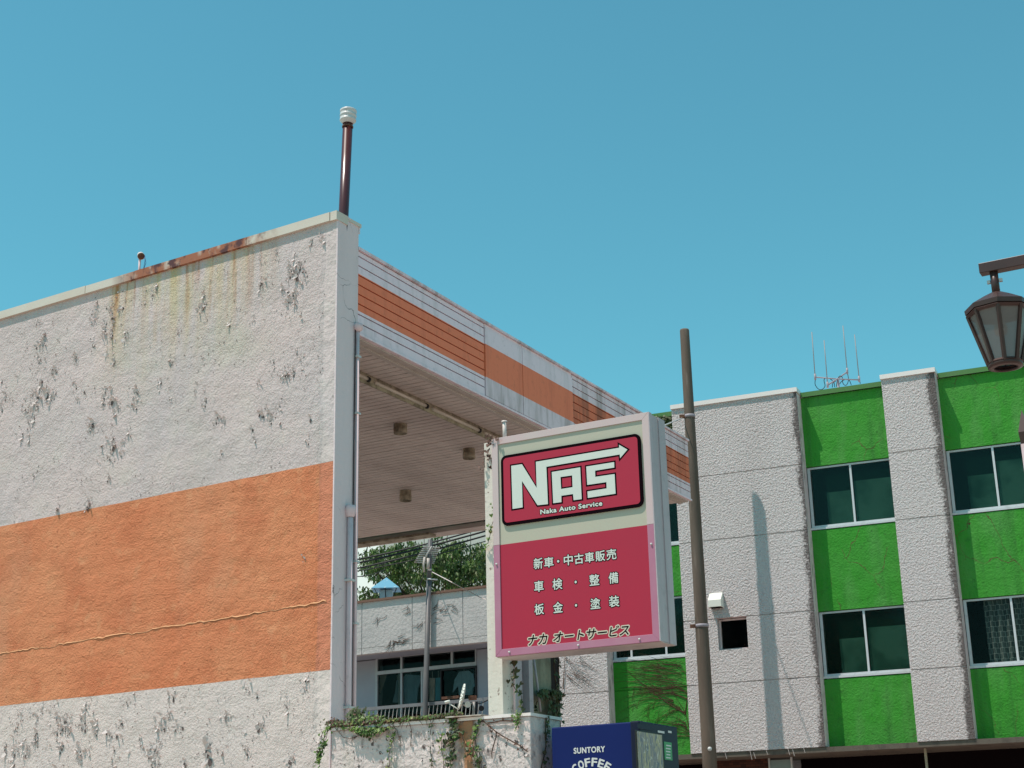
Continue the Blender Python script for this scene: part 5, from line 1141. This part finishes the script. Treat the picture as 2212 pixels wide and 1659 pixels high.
# crown blobs (px): cx, cy, rx, ry
blobs = [(850, 1205, 42, 26), (885, 1190, 40, 22), (830, 1235, 40, 22), (905, 1225, 60, 38), (945, 1165, 14, 16), (955, 1215, 50, 36), (1000, 1205, 46, 34), (1040, 1215, 36, 36), (1020, 1250, 60, 34), (960, 1255, 70, 34), (870, 1265, 45, 34), (790, 1285, 34, 18), (780, 1205, 12, 8), (795, 1222, 14, 10), (1035, 1180, 20, 12), (985, 1180, 20, 12), (800, 1195, 22, 10), (1060, 1240, 30, 50), (900, 1290, 100, 18), (1010, 1285, 60, 18), (812, 1215, 26, 12)]
for (cx, cy, rx, ry) in blobs:
    area = rx*ry; c0 = tl(cx, cy, random.uniform(-1, 1.2)); Br.tube([trunk_top, trunk_top.lerp(c0, .5)+Vector((0, 0, -.15)), c0], [.05, .03, .012], 5)
    for i in range(int(area*0.27)+10):
        a = random.uniform(0, 6.283); q = math.sqrt(random.random()); x = cx+rx*q*math.cos(a); y = cy+ry*q*math.sin(a); base = tl(x, y, random.uniform(-1.2, 1.6))
        if noise.noise(base*1.5) < 0.0: continue
        for k in range(random.randint(3, 5)):
            p = base+Vector((random.gauss(0, .06), random.gauss(0, .06), random.gauss(0, .05))); d_ = Vector((random.gauss(0, .5), random.gauss(0, .5), -random.uniform(.5, 1.3))).normalized(); L_ = random.uniform(.10, .17); b_ = d_.cross(Vector((random.gauss(0, 1), random.gauss(0, 1), random.gauss(0, .6)))).normalized()*L_*.20
            Lf.poly([p, p+d_*L_*.45+b_, p+d_*L_, p+d_*L_*.45-b_])
Br.build('branches', m_bark, tr); Lf.build('crown', m_lf, tr)

# overhead cables
m_cab = Mat('overhead_cable', (0.02, 0.02, 0.022), .5)
for i, (p, q, r_, lab) in enumerate([((80, 438), (1700, 60), .022, 'topmost of the thick black overhead cables crossing the tree'), ((80, 492), (2055, 12), .026, 'second black overhead cable from the top crossing the tree'), ((80, 575), (2055, 82), .024, 'third black overhead cable from the top, passing behind the toothed aerial'), ((450, 548), (2055, 168), .013, 'thin dark overhead cable fourth from the top over the tree'), ((80, 605), (420, 545), .010, 'short thin dark cable in front of the white building'), ((80, 692), (420, 642), .013, 'lowest thin cable at the left in front of the white building'), ((140, 412), (282, 240), .010, 'steep thin cable slanting up over the white building')]):
    o = empty('overhead_cable', (0, 0, 0), 0, label=lab, cat='cable', group='overhead cables behind the canopy')
    A_, B_ = at(*c44(*p), 39), at(*c44(*q), 38.5); D_ = B_-A_
    if i not in (6,): A_ = A_-D_*0.5; B_ = B_+D_*0.35
    P = [A_.lerp(B_, k/20)-Vector((0, 0, .10*math.sin(math.pi*k/20))) for k in range(21)]; MB().tube(P, r_, 6).build('strand', m_cab, o)
